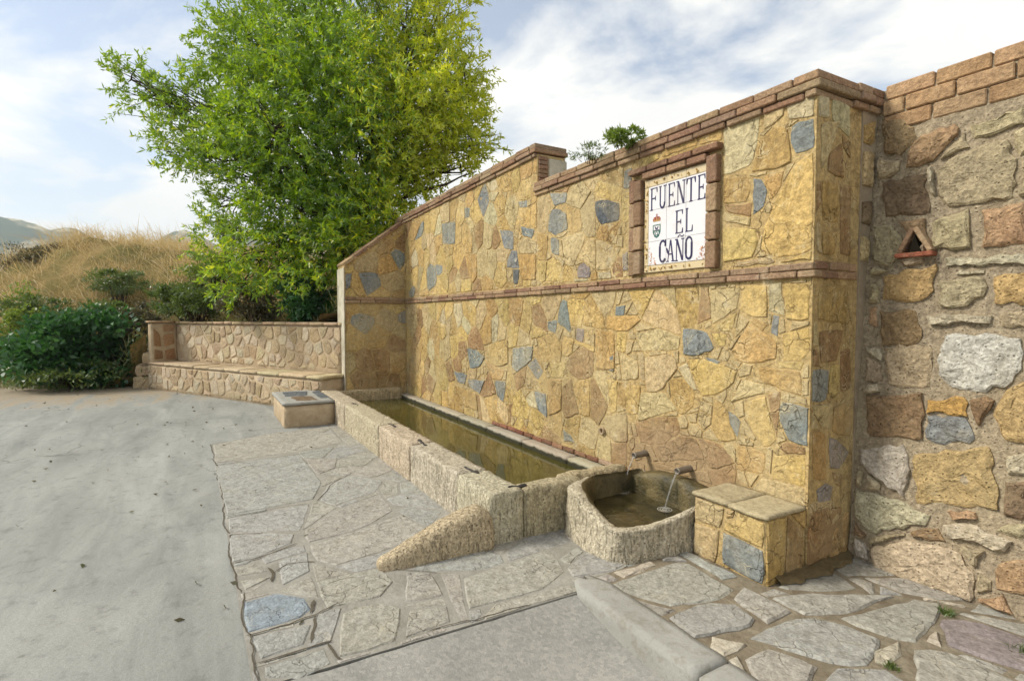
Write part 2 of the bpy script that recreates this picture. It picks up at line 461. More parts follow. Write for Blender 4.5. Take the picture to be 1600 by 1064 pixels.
def grow(poly, g):
    """push a convex outline outwards by about g"""
    c = cent(poly)
    return [(p[0] + (p[0] - c[0]) * g / max(.02, math.hypot(p[0] - c[0], p[1] - c[1])), p[1] + (p[1] - c[1]) * g / max(.02, math.hypot(p[0] - c[0], p[1] - c[1]))) for p in poly]
def jc(c, rng, v=0.10, h=0.04):
    """small individual variation of a stone's own colour"""
    k = 1 + rng.uniform(-v, v)
    return tuple(max(0.01, x * k * (1 + rng.uniform(-h, h))) for x in c)

TONE = {'y': lin((199, 172, 112)), 'o': lin((186, 156, 102)), 't': lin((192, 172, 130)), 'p': lin((198, 186, 150)), 'b': lin((160, 130, 92)),
        's': lin((136, 142, 142)), 'd': lin((98, 104, 110)), 'v': lin((146, 138, 138)), 'k': lin((122, 104, 84)), 'w': lin((202, 199, 190)),
        'w2': lin((198, 190, 174)), 'o2': lin((184, 152, 116)), 'pk': lin((206, 186, 162)),
        'a': lin((164, 161, 153)), 'g': lin((160, 160, 156)), 'c': lin((184, 177, 162)), 'u': lin((146, 156, 166))}
BRICK = [lin((152, 122, 98)), lin((146, 114, 92)), lin((160, 130, 104)), lin((152, 128, 106)), lin((140, 108, 90))]

# stones measured on the walls and on the ground (metres in each plane)
WALL_STONES=[
('p',[(-2.676,2.969),(-2.376,2.953),(-2.406,2.76),(-2.455,2.614),(-2.564,2.608),(-2.669,2.608)]),
('t',[(-2.351,2.949),(-2.213,2.943),(-2.219,2.881),(-2.29,2.845),(-2.356,2.828)]),
('p',[(-2.197,2.938),(-2.022,2.957),(-2.013,2.809),(-2.179,2.84)]),
('o',[(-2.372,2.773),(-2.29,2.823),(-2.186,2.792),(-2.161,2.573),(-2.268,2.555),(-2.451,2.575)]),
('s',[(-2.16,2.792),(-2.118,2.81),(-2.013,2.8),(-2.008,2.617),(-2.128,2.614),(-2.161,2.693)]),
('y',[(-2.016,2.592),(-2.011,2.007),(-2.128,1.979),(-2.288,1.994),(-2.356,2.043),(-2.334,2.205),(-2.262,2.298),(-2.171,2.497),(-2.127,2.557)]),
('o',[(-2.675,2.582),(-2.472,2.553),(-2.442,2.481),(-2.477,2.381),(-2.671,2.4)]),
('s',[(-2.432,2.537),(-2.366,2.515),(-2.321,2.427),(-2.345,2.327),(-2.427,2.283)]),
('o',[(-2.35,2.529),(-2.203,2.53),(-2.225,2.436),(-2.293,2.359),(-2.311,2.439)]),
('t',[(-2.67,2.348),(-2.434,2.266),(-2.45,2.218),(-2.668,2.283)]),
('y',[(-2.668,2.243),(-2.402,2.19),(-2.383,2.107),(-2.424,1.996),(-2.663,1.986)]),
('y',[(-2.891,2.973),(-2.694,2.963),(-2.692,2.857),(-2.889,2.875)]),
('o',[(-3.274,2.993),(-2.913,2.974),(-2.911,2.876),(-3.272,2.882)]),
('y',[(-3.518,2.946),(-3.311,2.949),(-3.297,2.88),(-3.516,2.849)]),
('s',[(-3.723,2.879),(-3.627,2.886),(-3.624,2.705),(-3.73,2.726)]),
('y',[(-3.751,2.687),(-3.633,2.683),(-3.629,2.423),(-3.747,2.43)]),
('y',[(-2.496,1.811),(-2.303,1.804),(-2.305,1.599),(-2.389,1.593),(-2.508,1.646)]),
('t',[(-2.774,1.794),(-2.517,1.801),(-2.535,1.655),(-2.688,1.599),(-2.747,1.55)]),
('y',[(-2.743,1.533),(-2.537,1.63),(-2.587,1.493),(-2.717,1.494)]),
('y',[(-2.195,1.806),(-2.023,1.804),(-2.011,1.581),(-2.172,1.581)]),
('s',[(-2.258,1.615),(-2.215,1.603),(-2.226,1.471),(-2.276,1.498)]),
('t',[(-2.515,1.626),(-2.439,1.57),(-2.551,1.448)]),
('o',[(-2.584,1.355),(-2.433,1.557),(-2.357,1.49),(-2.232,1.434),(-2.23,1.324),(-2.397,1.283),(-2.551,1.298)]),
('y',[(-2.187,1.486),(-2.015,1.542),(-2.008,1.386),(-2.069,1.325),(-2.179,1.318)]),
('s',[(-3.028,1.506),(-2.793,1.49),(-2.721,1.371),(-2.858,1.313),(-3.014,1.304)]),
('y',[(-2.751,1.477),(-2.623,1.473),(-2.629,1.396),(-2.706,1.393)]),
('s',[(-2.8,1.297),(-2.668,1.278),(-2.763,1.186)]),
('y',[(-2.985,1.27),(-2.818,1.291),(-2.748,1.169),(-2.521,1.217),(-2.551,1.14),(-2.711,1.027),(-2.834,1.011),(-2.891,1.089)]),
('o',[(-2.364,1.261),(-2.067,1.26),(-2.054,1.105),(-2.195,1.127),(-2.351,1.184)]),
('t',[(-2.574,1.0),(-2.485,1.167),(-2.309,1.149),(-2.308,1.091)]),
('y',[(-2.464,1.013),(-2.301,1.073),(-2.217,0.786),(-2.314,0.728),(-2.449,0.897)]),
('s',[(-2.597,0.935),(-2.49,0.875),(-2.516,0.751),(-2.595,0.832)]),
('y',[(-2.715,0.99),(-2.612,0.951),(-2.602,0.796),(-2.526,0.732),(-2.653,0.699),(-2.737,0.779)]),
('s',[(-2.191,1.06),(-2.009,1.045),(-2.003,0.796),(-2.131,0.803),(-2.201,0.925)]),
('y',[(-2.237,0.694),(-2.02,0.736),(-2.023,0.544),(-2.248,0.534)]),
('o',[(-2.519,0.7),(-2.43,0.711),(-2.33,0.637),(-2.296,0.696),(-2.307,0.545),(-2.516,0.533)]),
('o',[(-3.161,1.103),(-3.045,1.13),(-2.903,1.029),(-2.91,0.913),(-3.039,0.834),(-3.138,0.939)]),
('t',[(-3.569,1.463),(-3.278,1.502),(-3.054,1.446),(-3.072,1.346),(-3.472,1.309)]),
('t',[(-3.448,1.255),(-3.128,1.306),(-3.07,1.194),(-3.265,0.989),(-3.421,0.97)]),
('y',[(-3.686,0.983),(-3.489,1.013),(-3.521,0.759),(-3.658,0.737)]),
('y',[(-3.924,1.028),(-3.787,1.024),(-3.797,0.733),(-3.879,0.706)]),
('o',[(-4.099,1.486),(-3.832,1.456),(-3.828,1.132),(-4.095,1.11)]),
('s',[(-3.899,1.243),(-3.829,1.256),(-3.849,1.095),(-3.911,1.107)]),
('t',[(-3.767,1.286),(-3.527,1.216),(-3.513,1.075),(-3.725,1.037)]),
('b',[(-3.551,0.683),(-3.266,0.787),(-3.079,0.81),(-3.037,0.695),(-3.263,0.541),(-3.489,0.528)]),
('b',[(-3.328,0.504),(-3.037,0.672),(-2.883,0.679),(-2.807,0.534),(-3.26,0.414)]),
('b',[(-2.865,0.683),(-2.67,0.685),(-2.536,0.569),(-2.735,0.479),(-2.789,0.545)]),
('b',[(-3.868,0.443),(-3.659,0.485),(-3.656,0.253),(-3.865,0.22)]),
('s',[(-6.989,1.157),(-6.691,1.149),(-6.437,1.062),(-6.589,0.927),(-6.908,0.878)]),
('s',[(-5.694,1.222),(-5.233,1.273),(-5.251,1.11),(-5.613,0.934),(-5.715,0.997)]),
('s',[(-4.941,1.551),(-4.748,1.57),(-4.778,1.428),(-4.924,1.451)]),
('v',[(-4.407,1.496),(-4.283,1.482),(-4.309,1.349),(-4.42,1.37)]),
('s',[(-7.467,0.794),(-6.993,0.787),(-7.079,0.635),(-7.315,0.646)]),
('s',[(-6.965,0.719),(-6.438,0.76),(-6.591,0.562),(-6.91,0.618)]),
('s',[(-6.151,0.789),(-5.862,0.808),(-5.927,0.538),(-6.106,0.6)]),
('s',[(-5.214,0.76),(-4.97,0.762),(-4.935,0.499),(-5.106,0.556)]),
('s',[(-4.632,0.434),(-4.498,0.389),(-4.44,0.331),(-4.616,0.313)]),
('b',[(-4.563,1.175),(-4.336,1.307),(-4.135,1.26),(-4.146,1.025),(-4.36,0.971),(-4.592,1.069)]),
('y',[(-6.363,1.232),(-5.819,1.319),(-5.798,1.031),(-6.06,0.969),(-6.339,1.013)]),
('o',[(-4.938,0.931),(-4.667,0.957),(-4.664,0.623),(-4.902,0.532)]),
('o',[(-4.111,1.397),(-3.926,1.419),(-3.946,1.107),(-4.108,1.093)]),
('y',[(-5.144,1.362),(-4.842,1.426),(-4.654,1.309),(-4.683,1.132),(-5.039,1.106)]),
('y',[(-5.674,0.655),(-5.514,0.754),(-5.286,0.549),(-5.322,0.426),(-5.715,0.403)]),
('o',[(-7.438,0.583),(-6.695,0.549),(-6.644,0.325),(-7.504,0.323)]),
('s',[(-4.897,2.916),(-4.582,2.854),(-4.609,2.757),(-4.822,2.766)]),
('s',[(-4.896,2.693),(-4.793,2.738),(-4.595,2.644),(-4.566,2.483),(-4.791,2.452),(-4.935,2.517)]),
('d',[(-4.125,2.685),(-3.976,2.676),(-3.781,2.608),(-3.779,2.457),(-4.042,2.449),(-4.112,2.551)]),
('s',[(-4.874,2.439),(-4.724,2.405),(-4.723,2.233),(-4.858,2.279)]),
('v',[(-4.399,2.104),(-4.302,2.126),(-4.195,2.072),(-4.194,1.974),(-4.397,1.98)]),
('d',[(-5.697,2.171),(-5.527,2.149),(-5.581,1.986),(-5.659,1.99)]),
('s',[(-6.031,2.681),(-5.685,2.615),(-5.674,2.399),(-5.91,2.443)]),
('s',[(-5.495,2.643),(-5.2,2.567),(-5.266,2.478),(-5.459,2.538)]),
('s',[(-7.915,3.035),(-7.372,2.978),(-7.404,2.663),(-7.856,2.726)]),
('s',[(-7.06,3.131),(-6.881,3.1),(-6.907,2.977),(-7.062,2.979)]),
('s',[(-5.567,2.943),(-5.369,2.925),(-5.369,2.844),(-5.531,2.872)]),
('v',[(-3.74,2.143),(-3.667,2.176),(-3.664,2.0),(-3.728,2.0)]),
('s',[(-8.184,2.434),(-7.886,2.385),(-7.888,2.275),(-8.121,2.242)]),
('s',[(-3.818,1.693),(-3.691,1.704),(-3.71,1.614),(-3.828,1.614)]),
('p',[(-6.337,3.202),(-6.038,3.144),(-6.164,3.055),(-6.293,3.089)]),
('o',[(-5.129,2.526),(-4.925,2.466),(-4.97,2.203),(-5.16,2.238)]),
('o',[(-5.574,2.33),(-5.176,2.291),(-5.176,2.014),(-5.501,2.033)]),
('y',[(-4.939,2.201),(-4.819,2.231),(-4.674,2.129),(-4.687,1.969),(-4.969,1.985)]),
]
END_STONES=[
('p',[(3.254,2.952),(3.368,2.952),(3.374,2.811),(3.265,2.805)]),
('p',[(3.397,2.944),(3.592,2.927),(3.602,2.727),(3.403,2.813)]),
('t',[(3.285,2.776),(3.488,2.821),(3.433,2.679),(3.351,2.611),(3.308,2.495)]),
('b',[(3.376,2.601),(3.507,2.688),(3.542,2.468),(3.368,2.489)]),
('o',[(3.311,2.44),(3.468,2.445),(3.511,2.322),(3.492,2.178),(3.321,2.192)]),
('b',[(3.506,2.436),(3.615,2.448),(3.637,1.985),(3.526,1.994)]),
('o',[(3.324,2.122),(3.482,2.134),(3.463,1.99),(3.337,1.98)]),
('s',[(3.266,1.277),(3.44,1.269),(3.407,1.068),(3.267,1.07)]),
('b',[(3.56,1.387),(3.669,1.402),(3.689,1.12),(3.573,1.105)]),
('v',[(3.456,0.837),(3.538,0.816),(3.681,0.713),(3.574,0.602),(3.476,0.629)]),
('o',[(3.309,1.789),(3.623,1.807),(3.613,1.549),(3.298,1.587)]),
('b',[(3.321,1.516),(3.593,1.525),(3.516,1.317),(3.339,1.312)]),
('o',[(3.497,1.021),(3.714,1.067),(3.703,0.813),(3.559,0.828),(3.483,0.862)]),
('v',[(3.333,0.512),(3.436,0.547),(3.514,0.511),(3.485,0.409),(3.353,0.42)]),
('o',[(3.272,0.891),(3.41,0.877),(3.436,0.554),(3.296,0.589)]),
('b',[(3.214,0.398),(3.613,0.37),(3.652,0.073),(3.249,0.049)]),
]
RUBBLE_STONES=[
('b',[(-1.955,2.884),(-1.816,2.841),(-1.745,2.711),(-1.837,2.627),(-1.933,2.671)]),
('o2',[(-1.715,2.717),(-1.545,2.735),(-1.533,2.668),(-1.652,2.543),(-1.801,2.534),(-1.784,2.647)]),
('t',[(-1.479,2.701),(-1.232,2.731),(-1.227,2.639),(-1.449,2.622)]),
('t',[(-1.622,2.483),(-1.559,2.525),(-1.349,2.495),(-1.349,2.578),(-1.305,2.574),(-1.261,2.41),(-1.258,2.242),(-1.559,2.254),(-1.588,2.291)]),
('k',[(-1.921,2.465),(-1.695,2.473),(-1.653,2.234),(-1.898,2.236)]),
('t',[(-1.635,2.169),(-1.458,2.22),(-1.431,1.991),(-1.61,2.011)]),
('o2',[(-1.389,2.2),(-1.192,2.213),(-1.18,1.98),(-1.377,1.985)]),
('p',[(-1.561,1.945),(-1.178,1.937),(-1.174,1.876),(-1.538,1.897)]),
('o',[(-1.883,1.859),(-1.709,1.885),(-1.595,1.912),(-1.61,1.758),(-1.666,1.697),(-1.874,1.711)]),
('t',[(-1.576,1.821),(-1.366,1.817),(-1.354,1.714),(-1.481,1.657),(-1.567,1.667)]),
('o',[(-1.314,1.814),(-1.172,1.836),(-1.163,1.668),(-1.307,1.679)]),
('p',[(-1.626,1.607),(-1.538,1.621),(-1.314,1.606),(-1.325,1.563),(-1.607,1.551)]),
('b',[(-1.887,1.636),(-1.695,1.644),(-1.648,1.483),(-1.682,1.43),(-1.865,1.422)]),
('t',[(-1.276,1.606),(-1.162,1.644),(-1.157,1.538),(-1.267,1.555)]),
('t',[(-1.847,1.412),(-1.594,1.424),(-1.589,1.187),(-1.813,1.172)]),
('w',[(-1.554,1.261),(-1.548,1.43),(-1.52,1.492),(-1.297,1.504),(-1.192,1.48),(-1.183,1.363),(-1.212,1.245),(-1.364,1.18),(-1.512,1.214)]),
('b',[(-1.94,1.078),(-1.627,1.146),(-1.603,0.872),(-1.904,0.825)]),
('y',[(-1.594,1.103),(-1.42,1.144),(-1.387,1.034),(-1.597,1.027)]),
('s',[(-1.588,1.009),(-1.399,1.028),(-1.352,0.912),(-1.495,0.856),(-1.588,0.875)]),
('o',[(-1.277,1.058),(-1.227,1.203),(-1.14,1.266),(-1.122,0.937),(-1.223,0.929)]),
('w2',[(-1.957,0.734),(-1.71,0.815),(-1.677,0.709),(-1.691,0.496),(-1.952,0.646)]),
('o',[(-1.648,0.76),(-1.287,0.883),(-1.237,0.557),(-1.615,0.48)]),
('p',[(-1.205,0.849),(-1.12,0.896),(-1.114,0.774),(-1.2,0.764)]),
('k',[(-1.211,0.712),(-1.112,0.741),(-1.102,0.546),(-1.208,0.532)]),
('p',[(-1.97,0.47),(-1.765,0.467),(-1.536,0.425),(-1.565,0.363),(-1.866,0.212),(-1.959,0.29)]),
('p',[(-1.481,0.393),(-1.351,0.435),(-1.161,0.409),(-1.197,0.349),(-1.434,0.333)]),
('pk',[(-1.841,0.121),(-1.671,0.233),(-1.431,0.282),(-1.325,0.174),(-1.327,0.011),(-1.83,-0.062)]),
('o2',[(-1.214,0.268),(-1.09,0.328),(-1.081,0.159),(-1.213,0.138)]),
]
CORNER_STONES=[
('o',[(3.635,2.839),(3.865,2.888),(3.855,2.729),(3.658,2.718)]),
('t',[(3.66,2.673),(3.858,2.673),(3.852,2.446),(3.688,2.446)]),
('k',[(3.641,2.347),(3.882,2.363),(3.883,2.193),(3.665,2.204)]),
('t',[(3.686,2.131),(3.859,2.104),(3.83,1.962),(3.712,1.957)]),
]
PAVING=[
('a',[(-2.456,2.089),(-2.491,2.596),(-2.426,2.691),(-2.079,2.657),(-2.035,2.504),(-2.123,2.217),(-2.268,2.129)]),
('g',[(-2.037,2.11),(-2.037,2.407),(-1.941,2.512),(-1.808,2.482),(-1.774,2.412),(-1.847,2.099)]),
('c',[(-1.805,2.174),(-1.68,2.264),(-1.679,2.093),(-1.743,2.09)]),
('g',[(-1.706,2.331),(-1.702,2.687),(-1.598,2.812),(-1.386,2.868),(-1.308,2.608),(-1.406,2.482)]),
('a',[(-1.585,2.905),(-1.487,3.441),(-1.395,3.505),(-1.338,3.34),(-1.284,3.007),(-1.417,2.92)]),
('c',[(-1.341,2.748),(-1.328,2.935),(-1.272,2.823),(-1.262,2.689),(-1.3,2.667)]),
('a',[(-1.596,2.161),(-1.597,2.313),(-1.413,2.394),(-1.352,2.211),(-1.442,2.053)]),
('g',[(-1.315,2.238),(-1.355,2.465),(-1.241,2.644),(-1.121,2.618)]),
('a',[(-1.252,2.919),(-1.177,3.028),(-0.997,3.038),(-0.89,3.025),(-1.108,2.641)]),
('v',[(-1.313,3.342),(-1.194,3.465),(-0.989,3.49),(-0.899,3.19),(-1.056,3.143),(-1.193,3.106)]),
('a',[(-1.889,2.767),(-1.814,3.003),(-1.567,3.381),(-1.615,2.954),(-1.703,2.769)]),
('a',[(-1.763,3.476),(-1.568,3.484),(-1.406,3.597),(-1.346,3.736),(-1.617,3.733)]),
]
APRON=[
('a',[(-7.706,0.086),(-8.099,0.912),(-7.639,1.554),(-7.038,1.54),(-6.791,0.969),(-6.709,0.095)]),
('g',[(-6.574,0.087),(-6.664,0.951),(-5.398,0.984),(-4.931,0.818),(-4.876,0.141),(-5.806,0.107)]),
('g',[(-5.298,1.0),(-5.545,1.272),(-5.171,1.514),(-4.863,1.341),(-4.677,0.943),(-4.892,0.847)]),
('g',[(-4.8,0.141),(-4.834,0.781),(-4.261,0.613),(-4.353,0.451),(-4.48,0.14)]),
('g',[(-4.42,0.141),(-4.316,0.43),(-4.209,0.57),(-4.045,0.53),(-3.893,0.277),(-3.917,0.129)]),
('a',[(-4.244,0.623),(-4.577,0.922),(-4.798,1.369),(-4.322,1.348),(-4.043,0.997),(-3.997,0.614)]),
('a',[(-3.941,0.61),(-3.976,0.98),(-4.217,1.368),(-3.831,1.449),(-3.629,1.175),(-3.538,0.708),(-3.67,0.609)]),
('a',[(-3.849,0.133),(-3.829,0.299),(-3.661,0.338),(-3.683,0.15)]),
('a',[(-3.623,0.158),(-3.578,0.348),(-3.469,0.183)]),
('g',[(-3.793,0.392),(-3.843,0.599),(-3.532,0.564),(-3.409,0.378)]),
('u',[(-3.335,0.162),(-3.355,0.341),(-3.215,0.484),(-3.062,0.491),(-2.998,0.426),(-2.989,0.162)]),
('g',[(-2.948,0.168),(-2.918,0.471),(-2.739,0.408),(-2.716,0.193)]),
('g',[(-2.662,0.196),(-2.675,0.5),(-2.529,0.492),(-2.486,0.349),(-2.572,0.198)]),
('a',[(-3.375,0.563),(-3.372,0.957),(-3.146,0.977),(-3.0,0.861),(-3.026,0.629),(-3.026,0.555)]),
('a',[(-2.953,0.621),(-2.96,0.838),(-2.84,0.924),(-2.544,0.801),(-2.55,0.521),(-2.777,0.557)]),
('a',[(-3.243,1.072),(-3.157,1.211),(-2.834,1.177),(-2.875,0.948)]),
('a',[(-2.801,0.939),(-2.735,1.151),(-2.574,1.109),(-2.548,0.828)]),
('a',[(-2.989,1.349),(-2.988,1.699),(-3.066,2.046),(-2.743,1.951),(-2.612,1.699),(-2.641,1.229)]),
]

# ------------------------------------------------------------------ ground, paving, bank, hills
def clamp(v, a=0.0, b=1.0): return max(a, min(b, v))
def smooth(v): v = clamp(v); return v * v * (3 - 2 * v)
BO = Vector((-14.57, -1.06, 0)); BU = Vector((0.880, 0.475, 0)); BN = Vector((0.475, -0.880, 0))   # bench front line
def uv(x, y):
    d = Vector((x, y, 0)) - BO
    return d.dot(BU), -d.dot(BN)
def ground_z(x, y):
    z = 0.0
    if x > -2.6 and -0.5 < y < 1.95: z -= 0.09 * clamp((x + 2.52) / 0.4) * smooth((y - 0.1) / 1.3)
    return z + 0.006 * noise.noise(Vector((x * 0.7, y * 0.7, 0)))
gx = [-1600, -1000, -600, -300, -120, -60, -35, -25] + [-20 + 0.2 * i for i in range(131)] + [8, 14, 30, 80, 300, 800, 1600]
gy = [-1600, -1000, -600, -300, -100, -40, -20, -12] + [-9 + 0.2 * i for i in range(66)] + [6, 12, 30, 100, 400, 800, 1600]
GV = [(x, y, ground_z(x, y) - (0.045 if x > -2.45 and 0.25 < y < 1.9 and x < 2 else 0) if -21 < x < 7 and -10 < y < 5 else 0.0) for x in gx for y in gy]
ny_ = len(gy)
GF = [(i * ny_ + j, (i + 1) * ny_ + j, (i + 1) * ny_ + j + 1, i * ny_ + j + 1) for i in range(len(gx) - 1) for j in range(ny_ - 1)]
k = NT('worn_concrete'); p = k.pos()
st = k.n('ShaderNodeMapping'); k.l(p, st.inputs[0]); st.inputs['Scale'].default_value = (0.35, 1.6, 1); st.inputs['Rotation'].default_value = (0, 0, R(20))
n1 = k.noise(p, 0.7, 5, 0.6, 0.5); n2 = k.noise(st.outputs[0], 1.6, 7, 0.66, 0.6); n3 = k.noise(p, 60, 5, 0.75); n4 = k.noise(p, 9, 6, 0.65)
c = k.mix(k.ramp(n2, [(0.32, 0.0), (0.68, 1.0)]), lin((124, 125, 120)), lin((161, 161, 154)))
c = k.mix(k.ramp(n1, [(0.42, 0.0), (0.72, 0.6)]), c, lin((148, 147, 139)))
c = k.mix(k.ramp(n4, [(0.30, 0.5), (0.46, 0.0)]), c, lin((102, 101, 97)))
c = k.mix(0.45, c, k.mix(n3, k.mix(1.0, c, 0.6, 'MULTIPLY'), k.mix(1.0, c, 1.35, 'MULTIPLY')))
sepg = k.n('ShaderNodeSeparateXYZ'); k.l(p, sepg.inputs[0])
far = k.math('MULTIPLY', k.math('ADD', k.math('MULTIPLY', sepg.outputs[0], -0.475 * 0 - 1.0), -12.2), 0.55)     # earth washed over the concrete at the far end
far = k.math('ADD', far, k.math('MULTIPLY', k.math('SUBTRACT', n2, 0.5), 5.0))
far = k.math('MULTIPLY', k.math('MINIMUM', k.math('MAXIMUM', far, 0.0), 1.0), 0.75)
c = k.mix(far, c, k.mix(n4, lin((136, 118, 92)), lin((166, 148, 120))))
vo = k.vor(p, 3.1); vm = k.ramp(vo, [(0.035, 1.0), (0.06, 0.0)])
c = k.mix(k.math('MULTIPLY', vm, 0.35), c, lin((60, 56, 50)))
sp2 = k.noise(p, 170, 3, 0.8); c = k.mix(0.5, c, k.mix(k.ramp(sp2, [(.3, 0.0), (.7, 1.0)]), k.mix(1.0, c, 0.6, 'MULTIPLY'), k.mix(1.0, c, 1.4, 'MULTIPLY')))
dv = k.n('ShaderNodeVectorMath', operation='MULTIPLY_ADD'); nv = k.n('ShaderNodeTexNoise'); nv.inputs['Scale'].default_value = 2.0; nv.inputs['Detail'].default_value = 5; k.l(p, nv.inputs['Vector']); k.l(nv.outputs['Color'], dv.inputs[0]); dv.inputs[1].default_value = (.6, .6, 0); k.l(p, dv.inputs[2])
ve = k.vor(dv.outputs[0], 0.55, 'DISTANCE_TO_EDGE'); c = k.mix(k.math('MULTIPLY', k.math('MULTIPLY', k.ramp(ve, [(0.0, 1.0), (0.006, 0.0)]), k.ramp(n1, [(.48, 0.0), (.58, 1.0)])), 0.7), c, lin((70, 68, 62)))
b = k.bump(k.math('ADD', k.math('MULTIPLY', n2, 0.5), k.math('MULTIPLY', n3, 0.4)), 0.5, 0.012); b = k.bump(n4, 0.35, 0.02, b)
k.bsdf(c, 0.88, b, 0.3); M['concrete'] = k.m
ground = structure(mesh_obj('ground', GV, GF, M['concrete'], smooth=True))
ground['label'] = 'worn pale grey concrete street surface'

# concrete patch in the dip beside the kerb
k = NT('patch_concrete'); p = k.pos()
n1 = k.noise(p, 2.2, 5, 0.6); n3 = k.noise(p, 90, 4, 0.75); vo = k.vor(p, 55.0, 'F1', 1)
c = k.mix(k.ramp(n1, [(0.3, 0.0), (0.7, 1.0)]), lin((132, 131, 126)), lin((156, 154, 147)))
vg = k.n('ShaderNodeRGBToBW'); k.l(vo, vg.inputs[0])
c = k.mix(0.22, c, k.mix(vg.outputs[0], lin((110, 106, 98)), lin((214, 206, 190))))
c = k.mix(0.5, c, k.mix(n3, k.mix(1.0, c, 0.55, 'MULTIPLY'), k.mix(1.0, c, 1.4, 'MULTIPLY')))
k.bsdf(c, 0.9, k.bump(n3, 0.6, 0.008), 0.25); M['patch'] = k.m
px_ = [-2.5 + 0.1 * i for i in range(46)]; py_ = [0.14 + 0.107 * i for i in range(17)]
PV = [(x + (0.02 * noise.noise(Vector((y * 5, 1, 0))) if i == 0 else 0), y, ground_z(x, y) + 0.005) for i, x in enumerate(px_) for y in py_]
PF = [(i * 17 + j, (i + 1) * 17 + j, (i + 1) * 17 + j + 1, i * 17 + j + 1) for i in range(45) for j in range(16)]
patch = structure(mesh_obj('street_patch', PV, PF, M['patch'], smooth=True)); patch['label'] = 'coarser concrete patch in the dip beside the kerb'

GFR = frame((0, 0, 0), (1, 0, 0), (0, 1, 0), (0, 0, 1))
rg = random.Random(5)
M['apron_bed'] = mortar_mat('apron_joint', (160, 156, 146), (134, 130, 119), 4, 0.8)
# flagstone apron in front of the trough
AR = [(-7.72, 0.08), (-2.52, 0.16), (-2.50, 1.86), (-2.62, 2.34), (-3.40, 2.34), (-8.3, 1.85)]
apron = structure(prism('apron_bed', AR, GFR, -0.05, 0.008, M['apron_bed'])); apron['label'] = 'flagstone apron in front of the trough'
tr = [t for _, t in APRON]
for cl_, t in APRON: stone('flagstone', shrink(hull(ccw(t)), 0.003) or t, GFR, rg.uniform(.010, .015), M['flag'], apron, jc(TONE[cl_], rg, .05, .015), rg, seg=0.14, jit=0.010, bev=0.010, tilt=0.001, rel=0.0012, sink=0.006)
ad = voronoi(AR, 0.40, tr, (), 0.010, rg, 1.15)
ad += voronoi(AR, 0.16, tr + ad, (), 0.010, rg, 1.1, 0.9, 0.003)
for t in ad:
    stone('flagstone', t, GFR, rg.uniform(.009, .014), M['flag'], apron, jc(TONE[rg.choice('aagg')], rg, .05, .015), rg, seg=0.14, jit=0.008, bev=0.010, tilt=0.001, rel=0.0012, sink=0.006)
# cracks and open joints
k = NT('crack_dirt'); p = k.pos(); n1 = k.noise(p, 40, 4, .7); k.bsdf(k.mix(n1, lin((66, 61, 52)), lin((112, 104, 90))), 1.0, k.bump(n1, .8, .01), .1); M['crack'] = k.m
def crack(pts, w, parent, z=0.0150, name='crack', step=.035):
    V = []; rc_ = random.Random(len(pts) * 7 + int(pts[0][0] * 100))
    P = []; sd = rc_.uniform(0, 50)
    for (a, b_) in zip(pts, pts[1:]):
        n = max(2, int(math.dist(a, b_) / step))
        for i in range(n): P.append((a[0] + (b_[0] - a[0]) * i / n, a[1] + (b_[1] - a[1]) * i / n))
    P.append(pts[-1])
    for i, q in enumerate(P):
        q0, q1 = P[max(0, i - 1)], P[min(len(P) - 1, i + 1)]
        dx, dy = q1[0] - q0[0], q1[1] - q0[1]; L = math.hypot(dx, dy) or 1
        off = 0.030 * noise.noise(Vector((i * .13 + sd, 0, 0))) + 0.012 * noise.noise(Vector((i * .6 + sd, 3, 0)))
        ww = w * (0.55 + 0.9 * abs(noise.noise(Vector((i * .25 + sd, 9, 0))))) * (0.1 if i in (0, len(P) - 1) else 1)
        cx, cy = q[0] - dy / L * off, q[1] + dx / L * off
        for sgn in (-1, 1): V.append((cx - dy / L * ww * sgn, cy + dx / L * ww * sgn, z))
    F = [(2 * i, 2 * i + 1, 2 * i + 3, 2 * i + 2) for i in range(len(P) - 1)]
    o = mesh_obj(name, V, F, M['crack'], parent)
    if o.data.polygons[0].normal.z < 0: o.data.flip_normals()
    return o
crack([(-8.1, 0.93), (-7.72, 0.07), (-6.6, 0.10), (-5.6, 0.13), (-4.85, 0.12), (-4.4, 0.14), (-3.9, 0.13), (-3.45, 0.17)], 0.0065, apron, 0.0115)
crack([(-3.45, 0.17), (-3.0, 0.165), (-2.55, 0.18)], 0.006, apron)
for pts, w in (([(-2.98, 0.155), (-2.97, 0.36), (-2.985, 0.50), (-3.06, 0.64)], 0.008), ([(-2.985, 0.50), (-2.86, 0.47), (-2.74, 0.43)], 0.012), ([(-3.02, 0.47), (-3.16, 0.52)], 0.014), ([(-2.70, 0.18), (-2.70, 0.42), (-2.70, 0.53)], 0.007),
               ([(-2.71, 0.50), (-2.58, 0.52), (-2.53, 0.53)], 0.010), ([(-4.83, 0.14), (-4.86, 0.5), (-4.83, 0.78)], 0.005), ([(-3.87, 0.13), (-3.9, 0.3), (-4.03, 0.55)], 0.007), ([(-3.62, 0.36), (-3.70, 0.45), (-3.66, 0.62)], 0.007), ([(-4.86, 0.83), (-5.25, 1.02), (-5.6, 1.3)], 0.005), ([(-3.5, 0.35), (-3.62, 0.36), (-3.72, 0.33)], 0.012),
               ([(-6.6, 0.10), (-6.65, 0.95), (-6.75, 1.5)], 0.004), ([(-2.54, 0.95), (-2.53, 1.25), (-2.52, 1.55)], 0.006), ([(-3.3, 0.62), (-3.34, 1.0), (-3.1, 1.25)], 0.004)):
    crack(pts, w, apron)
